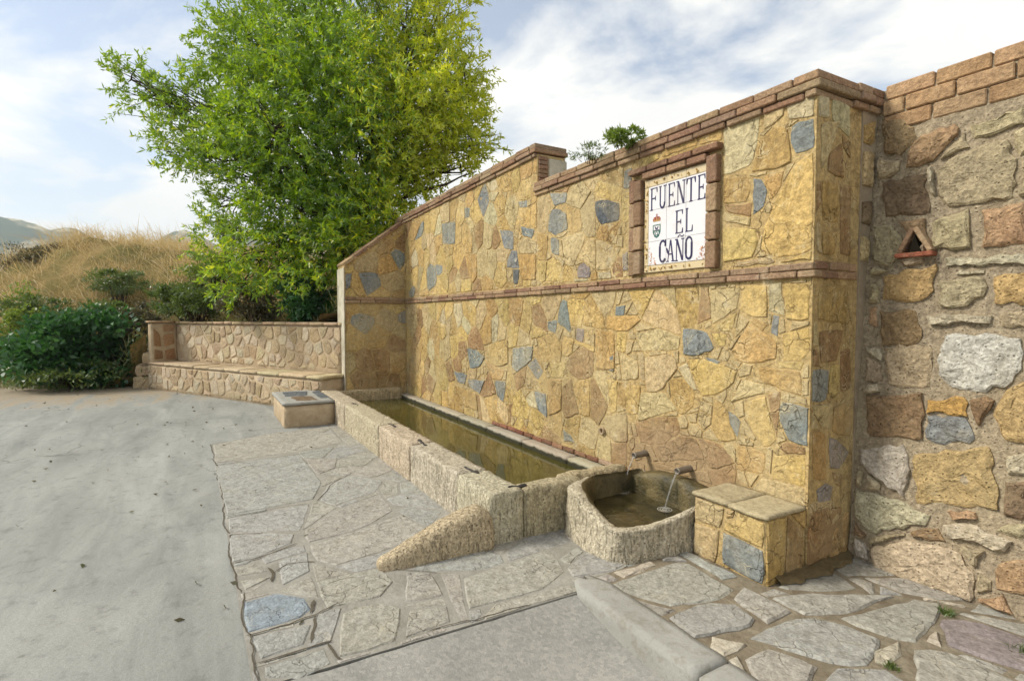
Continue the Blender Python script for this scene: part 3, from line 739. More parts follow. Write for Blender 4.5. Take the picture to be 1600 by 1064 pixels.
# paving beside the kerb
PR = [(-2.60, 2.055), (1.6, 2.055), (1.6, 3.74), (-2.60, 3.74)]
pave = structure(prism('pavement_bed', PR, GFR, -0.12, 0.010, M['mortar_joint'])); pave['label'] = 'rough flagstone paving at the foot of the walls'
pier_hole = [(-2.62, 2.84), (-1.99, 2.84), (-1.99, 3.8), (-2.62, 3.8)]
tr = [t for _, t in PAVING]
PAVING = [(c_, grow(hull(ccw(t)), 0.016)) for c_, t in PAVING]; tr = [t for _, t in PAVING]
for cl_, t in PAVING: stone('flagstone', t, GFR, rg.uniform(.020, .027), M['flag'], pave, jc(TONE[cl_], rg, .04, .015), rg, seg=0.08, jit=0.012, bev=0.016, tilt=0.002, rel=0.002, sink=0.012)
pd = voronoi(PR, 0.34, tr, [pier_hole], 0.030, rg, 1.1)
pd += voronoi(PR, 0.13, tr + pd, [pier_hole], 0.022, rg, 1.1, 0.9, 0.0025)
for t in pd:
    stone('flagstone', t, GFR, rg.uniform(.014, .026), M['flag'], pave, jc(TONE[rg.choice('aagc')], rg, .06, .02), rg, seg=0.09, jit=0.012, bev=0.016, tilt=0.002, rel=0.002, sink=0.012)
# kerb of two long concrete pieces
k = NT('kerb_concrete'); p = k.pos(); n1 = k.noise(p, 3, 6, 0.6, 0.4); n3 = k.noise(p, 70, 4, 0.7); n4 = k.noise(p, 14, 5, 0.7)
c = k.mix(n1, lin((136, 134, 126)), lin((172, 170, 162))); c = k.mix(k.ramp(n4, [(0.33, 0.6), (0.5, 0.0)]), c, lin((126, 120, 104)))
c = k.mix(0.4, c, k.mix(n3, k.mix(1.0, c, 0.6, 'MULTIPLY'), k.mix(1.0, c, 1.35, 'MULTIPLY')))
k.bsdf(c, 0.9, k.bump(k.math('ADD', n3, n4), 0.5, 0.008), 0.25); M['kerb'] = k.m
kerb = structure(bpy.data.objects.new('kerb', None)); COL.objects.link(kerb); kerb['label'] = 'concrete kerb between the street patch and the paving'
for i, (a, b_) in enumerate(((-2.66, -1.62), (-1.612, -0.4), (-0.392, 0.8), (0.808, 1.6))):
    rough_box('kerbstone', (a, 1.845, -0.16), (b_, 2.06, 0.045 - 0.004 * i), M['kerb'], kerb, None, r=0.014, seg=0.045, amp=0.005, freq=8, seed=i,
              warp=(lambda v: (v.x, v.y + 0.10 * clamp((-2.5 - v.x) / 0.16) * (v.y < 1.95), v.z - 0.035 * clamp((-2.45 - v.x) / 0.2) * (v.z > 0))) if i == 0 else None)

# grassy bank behind the bench and the ground behind the walls
FH = Vector((FW.x, FW.y, 0)).normalized()
_prof = [(-30, 1.2), (-22, 1.6), (-17.5, 2.2), (-15.5, 2.9), (-14.4, 3.55), (-12.9, 4.0), (-11.6, 3.9), (-10.4, 3.55), (-9.5, 3.45), (-7.5, 3.3), (-4.0, 3.0), (40, 2.8)]
def peak_at(r):
    for (a, ha), (b, hb) in zip(_prof, _prof[1:]):
        if r <= b: return ha + (hb - ha) * smooth((r - a) / (b - a))
    return 2.8
def behind(x, y):
    """distance behind the bench front, turning into distance behind the toe of the bank left of it"""
    d = Vector((x, y, 0)) - BO
    u, v = d.dot(BU), -d.dot(BN)
    w = d.dot(FH)
    m = smooth((u + 0.2) / 2.2)
    return u, v * m + w * (1 - m), d
def bank_z(x, y):
    u, v, d = behind(x, y)
    left = smooth((u + 0.9) / 0.9)
    pk = peak_at(x * RT.x + y * RT.y)
    start = 1.36 * left - 0.05 * (1 - left)
    h = start + (pk - start) * smooth((v - 0.55) / 4.2)
    back = 2.62 + 0.04 * (y - 3.6)
    w = smooth((x + 11.2) / 2.2)
    h = h * (1 - w) + back * w
    far_ = smooth((v - 9) / 30.0); h = h * (1 - far_) + 0.8 * far_
    return h + (0.22 * noise.noise(Vector((x * 0.8, y * 0.8, 4))) + 0.12 * noise.noise(Vector((x * 2.3, y * 2.3, 7)))) * smooth((v - .8) / 1.0) * (1 - 0.6 * w)
def bank_ok(x, y):
    u, v, d = behind(x, y)
    if x > -10.0: return y > (4.3 if x > -2.4 else 3.62)
    if u > -0.15: return -d.dot(BN) > 0.62
    return v > -0.1
bx = [-60, -48, -40, -34] + [-30 + 0.25 * i for i in range(140)] + [8, 14, 24]
by = [-60, -45, -34, -26] + [-20 + 0.3 * i for i in range(120)] + [19, 24, 32, 42, 60]
BV = [(x, y, bank_z(x, y)) for x in bx for y in by]; nb_ = len(by)
BF = []
for i in range(len(bx) - 1):
    for j in range(nb_ - 1):
        q = (i * nb_ + j, (i + 1) * nb_ + j, (i + 1) * nb_ + j + 1, i * nb_ + j + 1)
        if all(bank_ok(BV[v][0], BV[v][1]) for v in q): BF.append(q)
k = NT('bank_earth'); p = k.pos(); n1 = k.noise(p, 1.6, 6, 0.65); n2 = k.noise(p, 11, 6, 0.7)
c = k.mix(k.ramp(n1, [(0.35, 0.0), (0.65, 1.0)]), lin((168, 142, 94)), lin((116, 110, 64)))
c = k.mix(n2, k.mix(1.0, c, 0.6, 'MULTIPLY'), k.mix(1.0, c, 1.3, 'MULTIPLY'))
k.bsdf(c, 0.95, k.bump(k.math('ADD', n1, n2), 0.9, 0.08), 0.1); M['earth'] = k.m
bank = structure(mesh_obj('bank', BV, BF, M['earth'], smooth=True)); bank['label'] = 'earth bank behind the bench and the walls'

# far hills
k = NT('far_hill_land'); p = k.pos(); n1 = k.noise(p, 0.014, 5, 0.6, 1.0); n2 = k.noise(p, 0.07, 5, 0.6)
c = k.mix(k.ramp(n1, [(0.48, 0.0), (0.56, 1.0)]), lin((74, 88, 58)), lin((196, 184, 150)))
c = k.mix(k.ramp(n2, [(0.45, 0.0), (0.6, 0.7)]), c, lin((60, 76, 50)))
k.bsdf(c, 1.0, None, 0.0); M['hill'] = k.m
def hill_ridge(name, d0, d1, hmax, seed, label, amp=0.5, lo=-80, hi=45):
    A, D = 150, 16; V, F = [], []
    for i in range(A + 1):
        a = R(lo + (hi - lo) * i / A)
        dr = (FW * math.cos(a) + RT * math.sin(a)); dr.z = 0; dr.normalize()
        prof = 0.62 + amp * noise.noise(Vector((a * 2.6 + seed, seed, 0))) + 0.3 * amp * noise.noise(Vector((a * 9 + seed, 2, 0))) + 0.08 * amp * noise.noise(Vector((a * 31 + seed, 2, 5)))
        for j in range(D + 1):
            t = j / D; d = d0 + (d1 - d0) * t
            z = hmax * prof * math.sin(math.pi * t) ** 1.1 * (1 + 0.25 * noise.noise(Vector((a * 14, t * 4, seed)))) - 6
            V.append((dr.x * d, dr.y * d, z))
    for i in range(A):
        for j in range(D): F.append((i * (D + 1) + j, (i + 1) * (D + 1) + j, (i + 1) * (D + 1) + j + 1, i * (D + 1) + j + 1))
    o = structure(mesh_obj(name, V, F, M['hill'], smooth=True)); o['label'] = label
hill_ridge('hill', 380, 760, 80, 3.3, 'nearer pale farmland ridge on the far left')
hill_ridge('hill', 820, 1350, 215, 8.1, 'far blue hill on the skyline', 0.55)

# ------------------------------------------------------------------ the fountain wall
rw_ = random.Random(21)
WF = frame((0, 3.25, 0), (1, 0, 0), (0, 0, 1), (0, -1, 0))
XF = lambda x: frame((x, 0, 0), (0, 1, 0), (0, 0, 1), (1, 0, 0))
fw = thing('fountain_wall', 'long stone clad fountain wall with brick string course, stepped brick coping and two spouts', 'wall')
XL, XR, XS, YF, YB = -9.6, -2.0, -5.15, 3.25, 3.62
ZR, ZL = 2.955, 3.385
core = [(XL - 0.5, -0.1), (XR, -0.1), (XR, ZR), (XS, ZR), (XS, ZL), (XL - 0.5, ZL - 0.06)]
MORT = lin((190, 165, 116))
prism('wall_core', core, WF, YF - YB, 0.0, M['clad'], fw, MORT)
# return wing at the far end with a ramped top
RFR = XF(XL)
wing = [(2.15, -0.1), (3.249, -0.1), (3.249, 3.30), (3.20, 3.28), (2.15, 2.47)]
prism('wing_core', wing, RFR, -0.5, 0.0, M['clad'], fw, MORT)
PAL = ['y'] * 9 + ['o'] * 7 + ['t'] * 5 + ['b'] * 3 + ['p'] * 2
def pick(rng, dull=0.0): return TONE['s'] if rng.random() < 0.035 else TONE[rng.choice(PAL)]
# sign frame opening and string course keep the stones apart
SX0, SX1, SZ0, SZ1 = -3.622, -2.690, 1.945, 2.84
n_st = 0
signhole = [(SX0, SZ0 - .01), (SX1, SZ0 - .01), (SX1, SZ1), (SX0, SZ1)]
basin_hole = [(-3.42, -0.1), (-2.0, -0.1), (-2.0, 0.36), (-3.42, 0.36)]
traced = [hull(ccw(t)) for _, t in WALL_STONES]
keep = []
for (cl_, t0), t in zip(WALL_STONES, traced):
    a = [max(XL, min(XR - 0.006, q[0])) for q in t]
    lo_, hi_ = (1.945, 3.4) if cent(t)[1] > 1.9 else (-0.05, 1.832)
    t = hull([(a[i], min(max(t[i][1], lo_), hi_)) for i in range(len(t))])
    if len(t) < 3 or abs(area(t)) < 0.002: continue
    keep.append((cl_, t))
for cl_, t in keep:
    stone('stone', grow(t, .004), WF, rw_.uniform(.003, .010), M['clad'], fw, jc(TONE[cl_], rw_, .10, .03), rw_, seg=0.06, jit=0.010, bev=0.006, rel=.003); n_st += 1
kt = [t for _, t in keep]
upR = [(XS, 1.945), (XR - .006, 1.945), (XR - .006, ZR - 0.035), (XS, ZR - 0.035)]
upL = [(XL, 1.945), (XS - 0.004, 1.945), (XS - 0.004, ZL - 0.04), (XL, ZL - 0.08)]
low = [(XL, 0.20), (XR - .006, 0.20), (XR - .006, 1.832), (XL, 1.832)]
small = []
for reg, sp_, holes in ((upR, 0.27, [signhole]), (upL, 0.285, []), (low, 0.285, [basin_hole])):
    done = voronoi(reg, sp_, [q for q in kt], holes, 0.008, rw_, 0.93, 0.98, 0.005)
    for t in done:
        cc_ = pick(rw_)
        if cc_ == TONE['s'] and cent(t)[0] > -4.4: cc_ = TONE['o']
        stone('stone', t, WF, rw_.uniform(.001, .009), M['clad'], fw, jc(cc_, rw_, .14, .03), rw_, seg=0.07, jit=0.010, bev=0.006, rel=.003); n_st += 1
    small += voronoi(reg, 0.10, [q for q in kt] + done, holes, 0.010, rw_, 0.95, 0.9, 0.0012)
small.sort(key=lambda t: -abs(area(t)))
room = max(0, 300 - n_st - 40)
for t in small[:room]: stone('stone', t, WF, rw_.uniform(.004, .012), M['clad'], fw, jc(pick(rw_), rw_, .12, .04), rw_, seg=0.06, jit=0.004, bev=0.007)
if small[room:]:
    V, F = [], []
    for t in small[room:]:
        n0 = len(V); c0 = cent(t); n = len(t); h_ = rw_.uniform(.004, .010)
        V += [WF(a, b_, -.005) for a, b_ in t] + [WF(a + (c0[0] - a) * .12, b_ + (c0[1] - b_) * .12, h_) for a, b_ in t]
        F += [tuple(range(n0 + n, n0 + 2 * n))] + [(n0 + i, n0 + (i + 1) % n, n0 + n + (i + 1) % n, n0 + n + i) for i in range(n)]
    stuff(mesh_obj('stone_chips', V, F, M['clad'], fw, TONE['t']))
# wing face
wreg = [(2.16, 0.20), (3.235, 0.20), (3.235, 3.22), (2.16, 2.42)]
for reg in ([(2.16, 0.20), (3.235, 0.20), (3.235, 1.832), (2.16, 1.832)], [(2.16, 1.945), (3.235, 1.945), (3.235, 3.2), (2.16, 2.40)]):
    for t in voronoi(reg, 0.34, [], [], 0.010, rw_, 0.95, 0.9, 0.006):
        stone('stone', t, RFR, rw_.uniform(.006, .014), M['clad'], fw, jc(TONE[rw_.choice('oooybtyts')], rw_, .1, .04), rw_, seg=0.11, jit=0.006)
# pale plaster strip at the wing's outer edge
box('plaster_edge', (XL - 0.50, 2.132, 0.0), (XL + 0.012, 2.149, 2.44), M['plaster'], fw, None, 0.006)
# near end face
EFR = XF(XR)
ek = [(c_, hull([(min(max(a, 3.262), 3.735), b) for a, b in t])) for c_, t in END_STONES]
ek = [(c_, t) for c_, t in ek if len(t) >= 3 and abs(area(t)) > .003]
for c_, t in ek: stone('stone', t, EFR, rw_.uniform(.008, .014), M['clad'], fw, jc(TONE[c_], rw_, .08, .03), rw_, seg=0.08, jit=0.006)
for reg in ([(3.258, 0.46), (3.62, 0.46), (3.62, 1.832), (3.258, 1.832)], [(3.258, 1.945), (3.62, 1.945), (3.62, 2.92), (3.258, 2.92)]):
    for t in voronoi(reg, 0.24, [t for _, t in ek], [], 0.018, rw_, 0.9, 0.9, 0.004):
        stone('stone', t, EFR, rw_.uniform(.006, .012), M['clad'], fw, jc(TONE[rw_.choice('obbty')], rw_, .1, .03), rw_, seg=0.08, jit=0.006)
prism('wall_core', [(3.6, -0.1), (3.735, -0.1), (3.735, ZR), (3.6, ZR)], EFR, -0.35, -0.001, M['clad'], fw, MORT)

def brick_row(x0, x1, z0, z1, proud, back, length, axis='x', at=YF, joint=0.012, name='brick', parent=fw, jz=0.002, seedoff=0.0, pal=BRICK, zf=None):
    """a course of bricks laid along x (front face) or along y (end faces)"""
    x = x0 - seedoff
    while x < x1 - 0.02:
        L = length * rw_.uniform(.93, 1.05); a, b_ = max(x, x0), min(x + L, x1)
        if b_ - a > 0.03:
            a = round(a, 2); b2 = round(b_ - joint, 2)
            dz = rw_.uniform(-jz, jz) + (zf((a + b_) / 2) if zf else 0); pr = proud + rw_.choice((-.004, 0, .003))
            col = jc(rw_.choice(pal), rw_, .14, .04)
            ob_ = None
            if axis == 'x': ob_ = box(name, (a, at - pr, z0 + dz), (b2, at + back, z1 + dz), M['brick'], parent, col, 0.006)
            else: ob_ = box(name, (at - back, a, z0 + dz), (at + pr, b2, z1 + dz), M['brick'], parent, col, 0.006)
            ob_.rotation_euler = (rw_.uniform(-.012, .012), rw_.uniform(-.010, .010), rw_.uniform(-.008, .008))
        x += L
PALE_BRICK = BRICK + [lin((176, 148, 118)), lin((170, 144, 116)), lin((164, 136, 112))]
# string course: front, wing, near end
brick_row(XL, XR + 0.045, 1.842, 1.882, 0.034, 0.05, 0.27, pal=PALE_BRICK)
brick_row(XL, XR + 0.03, 1.887, 1.930, 0.022, 0.05, 0.30, seedoff=.12, pal=PALE_BRICK)
brick_row(2.15, 3.20, 1.838, 1.884, 0.040, 0.05, 0.27, 'y', XL, pal=PALE_BRICK)
brick_row(2.15, 3.215, 1.890, 1.940, 0.028, 0.05, 0.30, 'y', XL, seedoff=.1, pal=PALE_BRICK)
brick_row(3.26, 3.72, 1.838, 1.884, 0.020, 0.05, 0.24, 'y', XR, pal=PALE_BRICK)
brick_row(3.26, 3.72, 1.890, 1.940, 0.014, 0.05, 0.24, 'y', XR, seedoff=.1, pal=PALE_BRICK)
# copings: a thin course under a thick one
for x0, x1, zt, zf in ((XS - 0.02, XR + 0.05, ZR, None), (XL - 0.5, XS + 0.03, ZL, lambda x: -0.06 * clamp((XS - x) / 4.5))):
    brick_row(x0, x1 - 0.025, zt - 0.028, zt + 0.012, 0.030, 0.37, 0.29, zf=zf, name='coping_brick', pal=PALE_BRICK)
    brick_row(x0, x1, zt + 0.016, zt + 0.062, 0.046, 0.40, 0.31, zf=zf, seedoff=.14, name='coping_brick', pal=PALE_BRICK)
    brick_row(x0, x1 - 0.01, zt + 0.065, zt + 0.115, 0.040, 0.385, 0.29, zf=zf, seedoff=.07, name='coping_brick', pal=PALE_BRICK)
brick_row(3.61, 3.95, ZR - 0.028, ZR + 0.012, 0.030, 0.3, 0.17, 'y', XR, name='coping_brick', pal=PALE_BRICK)
brick_row(3.645, 3.97, ZR + 0.018, ZR + 0.062, 0.052, 0.3, 0.17, 'y', XR, name='coping_brick', pal=PALE_BRICK)
brick_row(3.63, 3.96, ZR + 0.066, ZR + 0.118, 0.043, 0.3, 0.17, 'y', XR, name='coping_brick', pal=PALE_BRICK)
# ramped coping of the wing
for i in range(5):
    y0 = 2.13 + i * 0.21; z0 = 2.455 + i * 0.1622
    o = box('coping_brick', (XL - 0.53, -0.10, -0.03), (XL + 0.04, 0.125, 0.03), M['brick'], fw, jc(rw_.choice(PALE_BRICK), rw_), 0.006)
    o.location = (XL - 0.245, y0 + 0.105, z0 + 0.11); o.rotation_euler = (math.atan2(0.1622, 0.21), 0, 0)
# end of the taller section: brick quoins and a plastered face
for i in range(6): box('brick', (XS - 0.10, YF + 0.012, ZR + 0.13 + i * 0.048), (XS + 0.018, YF + 0.135, ZR + 0.172 + i * 0.048), M['brick'], fw, jc(rw_.choice(BRICK), rw_), 0.005)
box('plaster_face', (XS - 0.05, YF + 0.145, ZR + 0.125), (XS + 0.014, YB + 0.02, ZL - 0.03), M['plaster'], fw, None, 0.01)
# brick frame round the sign: soldier strips and a head course
z = SZ0
for i in range(4):
    z1 = z + 0.205
    box('frame_brick', (SX0 + 0.002, YF - 0.040, z + 0.004), (SX0 + 0.068, YF + 0.03, z1 - 0.006), M['brick'], fw, jc(rw_.choice(PALE_BRICK), rw_), 0.006)
    box('frame_brick', (SX0 + 0.074, YF - 0.055, z + 0.012), (SX0 + 0.162, YF + 0.03, z1 - 0.008 + (0.004 if i < 3 else -0.02)), M['brick'], fw, jc(rw_.choice(PALE_BRICK), rw_), 0.006)
    box('frame_brick', (SX1 - 0.098, YF - 0.052, z + 0.006), (SX1 - 0.004, YF + 0.03, z1 - 0.006), M['brick'], fw, jc(rw_.choice(PALE_BRICK), rw_), 0.006)
    z = z1 + (0.0 if i < 3 else 0)
for a, b_ in ((SX0 + 0.17, -3.19), (-3.18, -2.985), (-2.975, SX1 - 0.105)):
    box('frame_brick', (a, YF - 0.050, 2.735), (b_, YF + 0.03, 2.786), M['brick'], fw, jc(rw_.choice(BRICK), rw_), 0.006)
for a, b_ in ((SX0 + 0.01, -3.40), (-3.388, -3.16), (-3.148, -2.92), (-2.908, SX1 + 0.01)):
    box('frame_brick', (a, YF - 0.062, 2.793), (b_, YF + 0.03, 2.838), M['brick'], fw, jc(rw_.choice(BRICK), rw_), 0.006)
# foot of the wall: a course of dark bricks over the ledge
brick_row(-6.2, -3.55, 0.222, 0.262, 0.028, 0.03, 0.20, name='foot_brick', jz=0.004, pal=[lin((120, 78, 64)), lin((140, 100, 80)), lin((168, 146, 124))])

# spouts and the old overflow hole
k = NT('old_iron'); p = k.pos(); n1 = k.noise(p, 60, 5, 0.7)
k.bsdf(k.mix(n1, lin((92, 84, 76)), lin((168, 158, 142))), 0.55, k.bump(n1, 0.5, 0.002), 0.5, Metallic=0.6); M['iron'] = k.m
def pipe(name, x, z, y0, y1, ro, ri, mat, parent, drop=0.0, dx=0.0):
    V, F, s = [], [], 18
    prof = [(ri, y1), (ri, y0), (ro, y0), (ro, y0 + .012), (ro * 1.02, y1)]
    for i, (r_, y) in enumerate(prof):
        t = (y - y1) / (y0 - y1)
        for q in range(s):
            g = 2 * math.pi * q / s; V.append((x + dx * t + r_ * math.cos(g), y, z - drop * t + r_ * math.sin(g)))
    for i in range(len(prof) - 1):
        for q in range(s): F.append((i * s + q, i * s + (q + 1) % s, (i + 1) * s + (q + 1) % s, (i + 1) * s + q))
    F.append(tuple(range(s)))
    return mesh_obj(name, V, F, mat, parent, None, True)
SPOUTS = [(-3.405, 0.455), (-2.93, 0.440)]
for x, z in SPOUTS:
    sp_ = pipe('spout', x, z, 3.105, 3.30, 0.026, 0.020, M['iron'], fw, 0.010, -0.008)
    sp_['label'] = 'iron pipe pouring a thin stream of water'
    V, F = [], []
ov = pipe('overflow_hole', -3.985, 0.535, 3.222, 3.26, 0.036, 0.024, M['mortar_pale'], fw)
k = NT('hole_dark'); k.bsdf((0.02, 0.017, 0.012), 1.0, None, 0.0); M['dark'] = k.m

# ------------------------------------------------------------------ ceramic sign
def glaze(name, tone, tone2=None, sc=30):
    k = NT(name); p = k.pos(); n1 = k.noise(p, sc, 5, 0.6); n2 = k.noise(p, 7, 4, 0.6)
    c = k.mix(n1, lin(tone), lin(tone2 or tuple(int(v * .9) for v in tone)))
    c = k.mix(k.ramp(n2, [(0.5, 0.0), (0.8, 0.25)]), c, lin((180, 165, 135)))
    k.bsdf(c, 0.28, k.bump(n2, 0.15, 0.004), 0.5); return k.m
M['tile'] = glaze('white_glaze', (226, 224, 224), (214, 212, 214)); M['tileb'] = glaze('cream_border_glaze', (216, 200, 164), (196, 172, 128), 26)
M['ink'] = glaze('navy_glaze', (34, 30, 66), (46, 40, 84)); M['orange'] = glaze('orange_glaze', (206, 140, 92)); M['green'] = glaze('green_glaze', (58, 104, 92)); M['red'] = glaze('red_glaze', (150, 60, 58)); M['goldg'] = glaze('gold_glaze', (196, 158, 80))
sg = thing('tile_sign', 'white glazed tile sign reading FUENTE EL CAÑO in a brick frame', 'sign')
YS = 3.238
box('backing', (-3.452, YS + 0.003, 1.962), (-2.787, 3.262, 2.728), M['mortar_pale'], sg, None, 0.002)
cols = [-3.400, -3.2005, -3.0005, -2.800]; rows = [2.022, 2.215, 2.47, 2.662]
for i in range(3):
    for j in range(3): box('tile', (cols[i] + .001, YS - 0.006, rows[j] + .001), (cols[i + 1] - .001, YS + 0.006, rows[j + 1] - .001), M['tile'], sg, None, 0.0015)
for i in range(3):
    for a, b_ in ((1.966, 2.019), (2.665, 2.722)): box('border_tile', (cols[i] + .001, YS - 0.005, a), (cols[i + 1] - .001, YS + 0.006, b_), M['tileb'], sg, None, 0.0015)
    for a, b_ in ((-3.448, -3.403), (-2.797, -2.789)): box('border_tile', (a, YS - 0.005, rows[i] + .001), (b_, YS + 0.006, rows[i + 1] - .001), M['tileb'], sg, None, 0.0015)
for a, b_ in ((-3.448, -3.403), (-2.797, -2.789)):
    for c0, c1 in ((1.966, 2.019), (2.665, 2.722)): box('border_tile', (a, YS - 0.005, c0), (b_, YS + 0.006, c1), M['tileb'], sg, None, 0.0015)
SF = frame((0, YS - 0.006, 0), (1, 0, 0), (0, 0, 1), (0, -1, 0))
def flat(name, polys, mat, parent, h=0.0009):
    V, F = [], []
    for q, poly in enumerate(polys):
        poly = ccw(poly); n0 = len(V); n = len(poly); hh = h + 0.00022 * q
        V += [SF(a, b_, 0.0001) for a, b_ in poly] + [SF(a, b_, hh) for a, b_ in poly]
        F.append(tuple(range(n0 + n, n0 + 2 * n)))
        F += [(n0 + i, n0 + (i + 1) % n, n0 + n + (i + 1) % n, n0 + n + i) for i in range(n)]
    return mesh_obj(name, V, F, mat, parent)
def rc(a, b, c, d): return [(a, b), (c, b), (c, d), (a, d)]
def serif(x, y, w): return rc(x - w, y - 0.035, x + w, y + 0.035)
def vs(x, w=0.085): return [rc(x - w, 0.03, x + w, .97), rc(x - w * 1.9, 0, x + w * 1.9, 0.055), rc(x - w * 1.9, .945, x + w * 1.9, 1.0)]
def arc(cx, cy, rx, ry, a0, a1, wx, wy, n=12):
    out = []
    for i in range(n):
        g0, g1 = R(a0 + (a1 - a0) * i / n), R(a0 + (a1 - a0) * (i + 1) / n)
        out.append([(cx + rx * math.cos(g0), cy + ry * math.sin(g0)), (cx + rx * math.cos(g1), cy + ry * math.sin(g1)), (cx + (rx - wx) * math.cos(g1), cy + (ry - wy) * math.sin(g1)), (cx + (rx - wx) * math.cos(g0), cy + (ry - wy) * math.sin(g0))])
    return out
LET = {
 'E': vs(.24) + [rc(.2, .955, .92, 1.0), rc(.2, 0, .95, .045), rc(.28, .47, .72, .53), [(.86, .80), (.93, .80), (.93, .99), (.80, .99)], [(.80, .01), (.96, .01), (.96, .22), (.89, .22)], rc(.66, .40, .74, .60)],
 'F': vs(.24) + [rc(.2, .955, .95, 1.0), rc(.28, .50, .74, .56), [(.88, .78), (.96, .78), (.96, .99), (.80, .99)], rc(.68, .43, .76, .63)],
 'L': vs(.24) + [rc(.2, 0, .96, .045), [(.80, .01), (.97, .01), (.97, .26), (.90, .26)]],
 'T': vs(.5) + [rc(.03, .955, .97, 1.0), [(.03, .76), (.10, .76), (.2, .99), (.03, .99)], [(.90, .76), (.97, .76), (.97, .99), (.8, .99)]],
 'N': [rc(.12, .03, .22, .97), rc(.80, .03, .90, .97), rc(.0, 0, .34, .05), rc(.66, .95, 1.0, 1.0), rc(.0, .95, .26, 1.0), [(.10, .98), (.30, .98), (.91, .02), (.72, .02)]],
 'U': [rc(.10, .26, .27, .97), rc(.74, .26, .86, .97), rc(.0, .95, .38, 1.0), rc(.62, .95, 1.0, 1.0)] + arc(.48, .28, .38, .29, 180, 360, .16, .10),
 'C': arc(.55, .72, .42, .28, 25, 180, .16, .09) + arc(.55, .28, .42, .28, 180, 335, .16, .09) + [rc(.13, .28, .29, .72), [(.80, .72), (.95, .70), (.96, .99), (.90, .99)]],
 'O': arc(.5, .74, .45, .26, 0, 180, .17, .09) + arc(.5, .26, .45, .26, 180, 360, .17, .09) + [rc(.05, .26, .22, .74), rc(.78, .26, .95, .74)],
 'A': [[(.43, 1.0), (.56, 1.0), (.22, .02), (.12, .02)], [(.43, 1.0), (.60, 1.0), (.93, .02), (.74, .02)], rc(.0, 0, .32, .05), rc(.64, 0, 1.04, .05), rc(.28, .32, .74, .38)],
}
def letter(ch, x0, x1, z0, z1):
    polys = [[(x0 + a * (x1 - x0), z0 + b_ * (z1 - z0)) for a, b_ in q] for q in LET[ch]]
    return flat('letter', polys, M['ink'], sg)
for ch, a, b_ in (('F', -3.386, -3.297), ('U', -3.284, -3.202), ('E', -3.190, -3.108), ('N', -3.098, -3.006), ('T', -2.999, -2.903), ('E', -2.893, -2.812)): letter(ch, a, b_, 2.466, 2.648)
letter('E', -3.111, -3.022, 2.245, 2.424); letter('L', -3.008, -2.928, 2.245, 2.426)
letter('C', -3.284, -3.196, 2.034, 2.216); letter('A', -3.195, -3.110, 2.034, 2.206); letter('N', -3.105, -3.010, 2.032, 2.205); letter('O', -3.003, -2.926, 2.034, 2.212)
flat('tilde', [[(-3.085, 2.212), (-3.075, 2.228), (-3.062, 2.234), (-3.058, 2.226), (-3.072, 2.216)], [(-3.063, 2.234), (-3.04, 2.216), (-3.036, 2.222), (-3.058, 2.238)], [(-3.042, 2.216), (-3.026, 2.214), (-3.012, 2.230), (-3.02, 2.232), (-3.03, 2.222), (-3.04, 2.224)]], M['ink'], sg)
flat('crack_mark', [[(-3.20, 2.150), (-3.185, 2.142), (-3.163, 2.10), (-3.168, 2.082), (-3.188, 2.11)]], M['ink'], sg, 0.004)
em = flat('coat_of_arms', [[(-3.349, 2.347), (-3.262, 2.347), (-3.262, 2.285), (-3.280, 2.25), (-3.305, 2.238), (-3.330, 2.25), (-3.349, 2.285)]], M['green'], sg)
flat('shield_field', [[(-3.338, 2.338), (-3.273, 2.338), (-3.273, 2.302), (-3.338, 2.302)]], M['tile'], em, 0.0014)
flat('shield_charge', [[(-3.328, 2.332), (-3.318, 2.332), (-3.304, 2.316), (-3.292, 2.332), (-3.283, 2.332), (-3.292, 2.308), (-3.306, 2.306), (-3.318, 2.308)], rc(-3.332, 2.300, -3.279, 2.3045)], M['ink'], em, 0.0019)
flat('shield_base', [[(-3.325, 2.292), (-3.286, 2.292), (-3.280, 2.272), (-3.305, 2.252), (-3.330, 2.272)]], M['tile'], em, 0.0014)
flat('shield_ring', arc(-3.305, 2.274, .018, .016, 0, 360, .006, .006, 10), M['green'], em, 0.0019)
flat('crown', [[(-3.345, 2.372), (-3.266, 2.372), (-3.262, 2.392), (-3.275, 2.408), (-3.305, 2.414), (-3.335, 2.408), (-3.349, 2.392)], rc(-3.309, 2.414, -3.301, 2.434), rc(-3.316, 2.421, -3.294, 2.426)], M['red'], em)
flat('crown_band', [rc(-3.343, 2.374, -3.268, 2.382), rc(-3.309, 2.382, -3.301, 2.408), rc(-3.338, 2.388, -3.328, 2.398), rc(-3.283, 2.388, -3.273, 2.398)], M['goldg'], em, 0.0018)
rs_ = random.Random(3)
for sx, x0 in ((1, -3.396), (-1, -2.803)):
    polys = []
    for i in range(46):
        a, b_ = rs_.random(), rs_.random()
        if a * 1.25 + b_ > 1.05: continue
        cx, cz = x0 + sx * (0.006 + a * 0.10), 2.028 + b_ * 0.17
        g = rs_.uniform(0, 3.1); l_, w_ = rs_.uniform(.006, .012), rs_.uniform(.002, .004)
        polys.append([(cx + l_ * math.cos(g), cz + l_ * math.sin(g)), (cx - w_ * math.sin(g), cz + w_ * math.cos(g)), (cx - l_ * math.cos(g), cz - l_ * math.sin(g)), (cx + w_ * math.sin(g), cz - w_ * math.cos(g))])
    flat('flourish', polys, M['orange'], sg, 0.0006)['kind'] = 'stuff'
polys = []
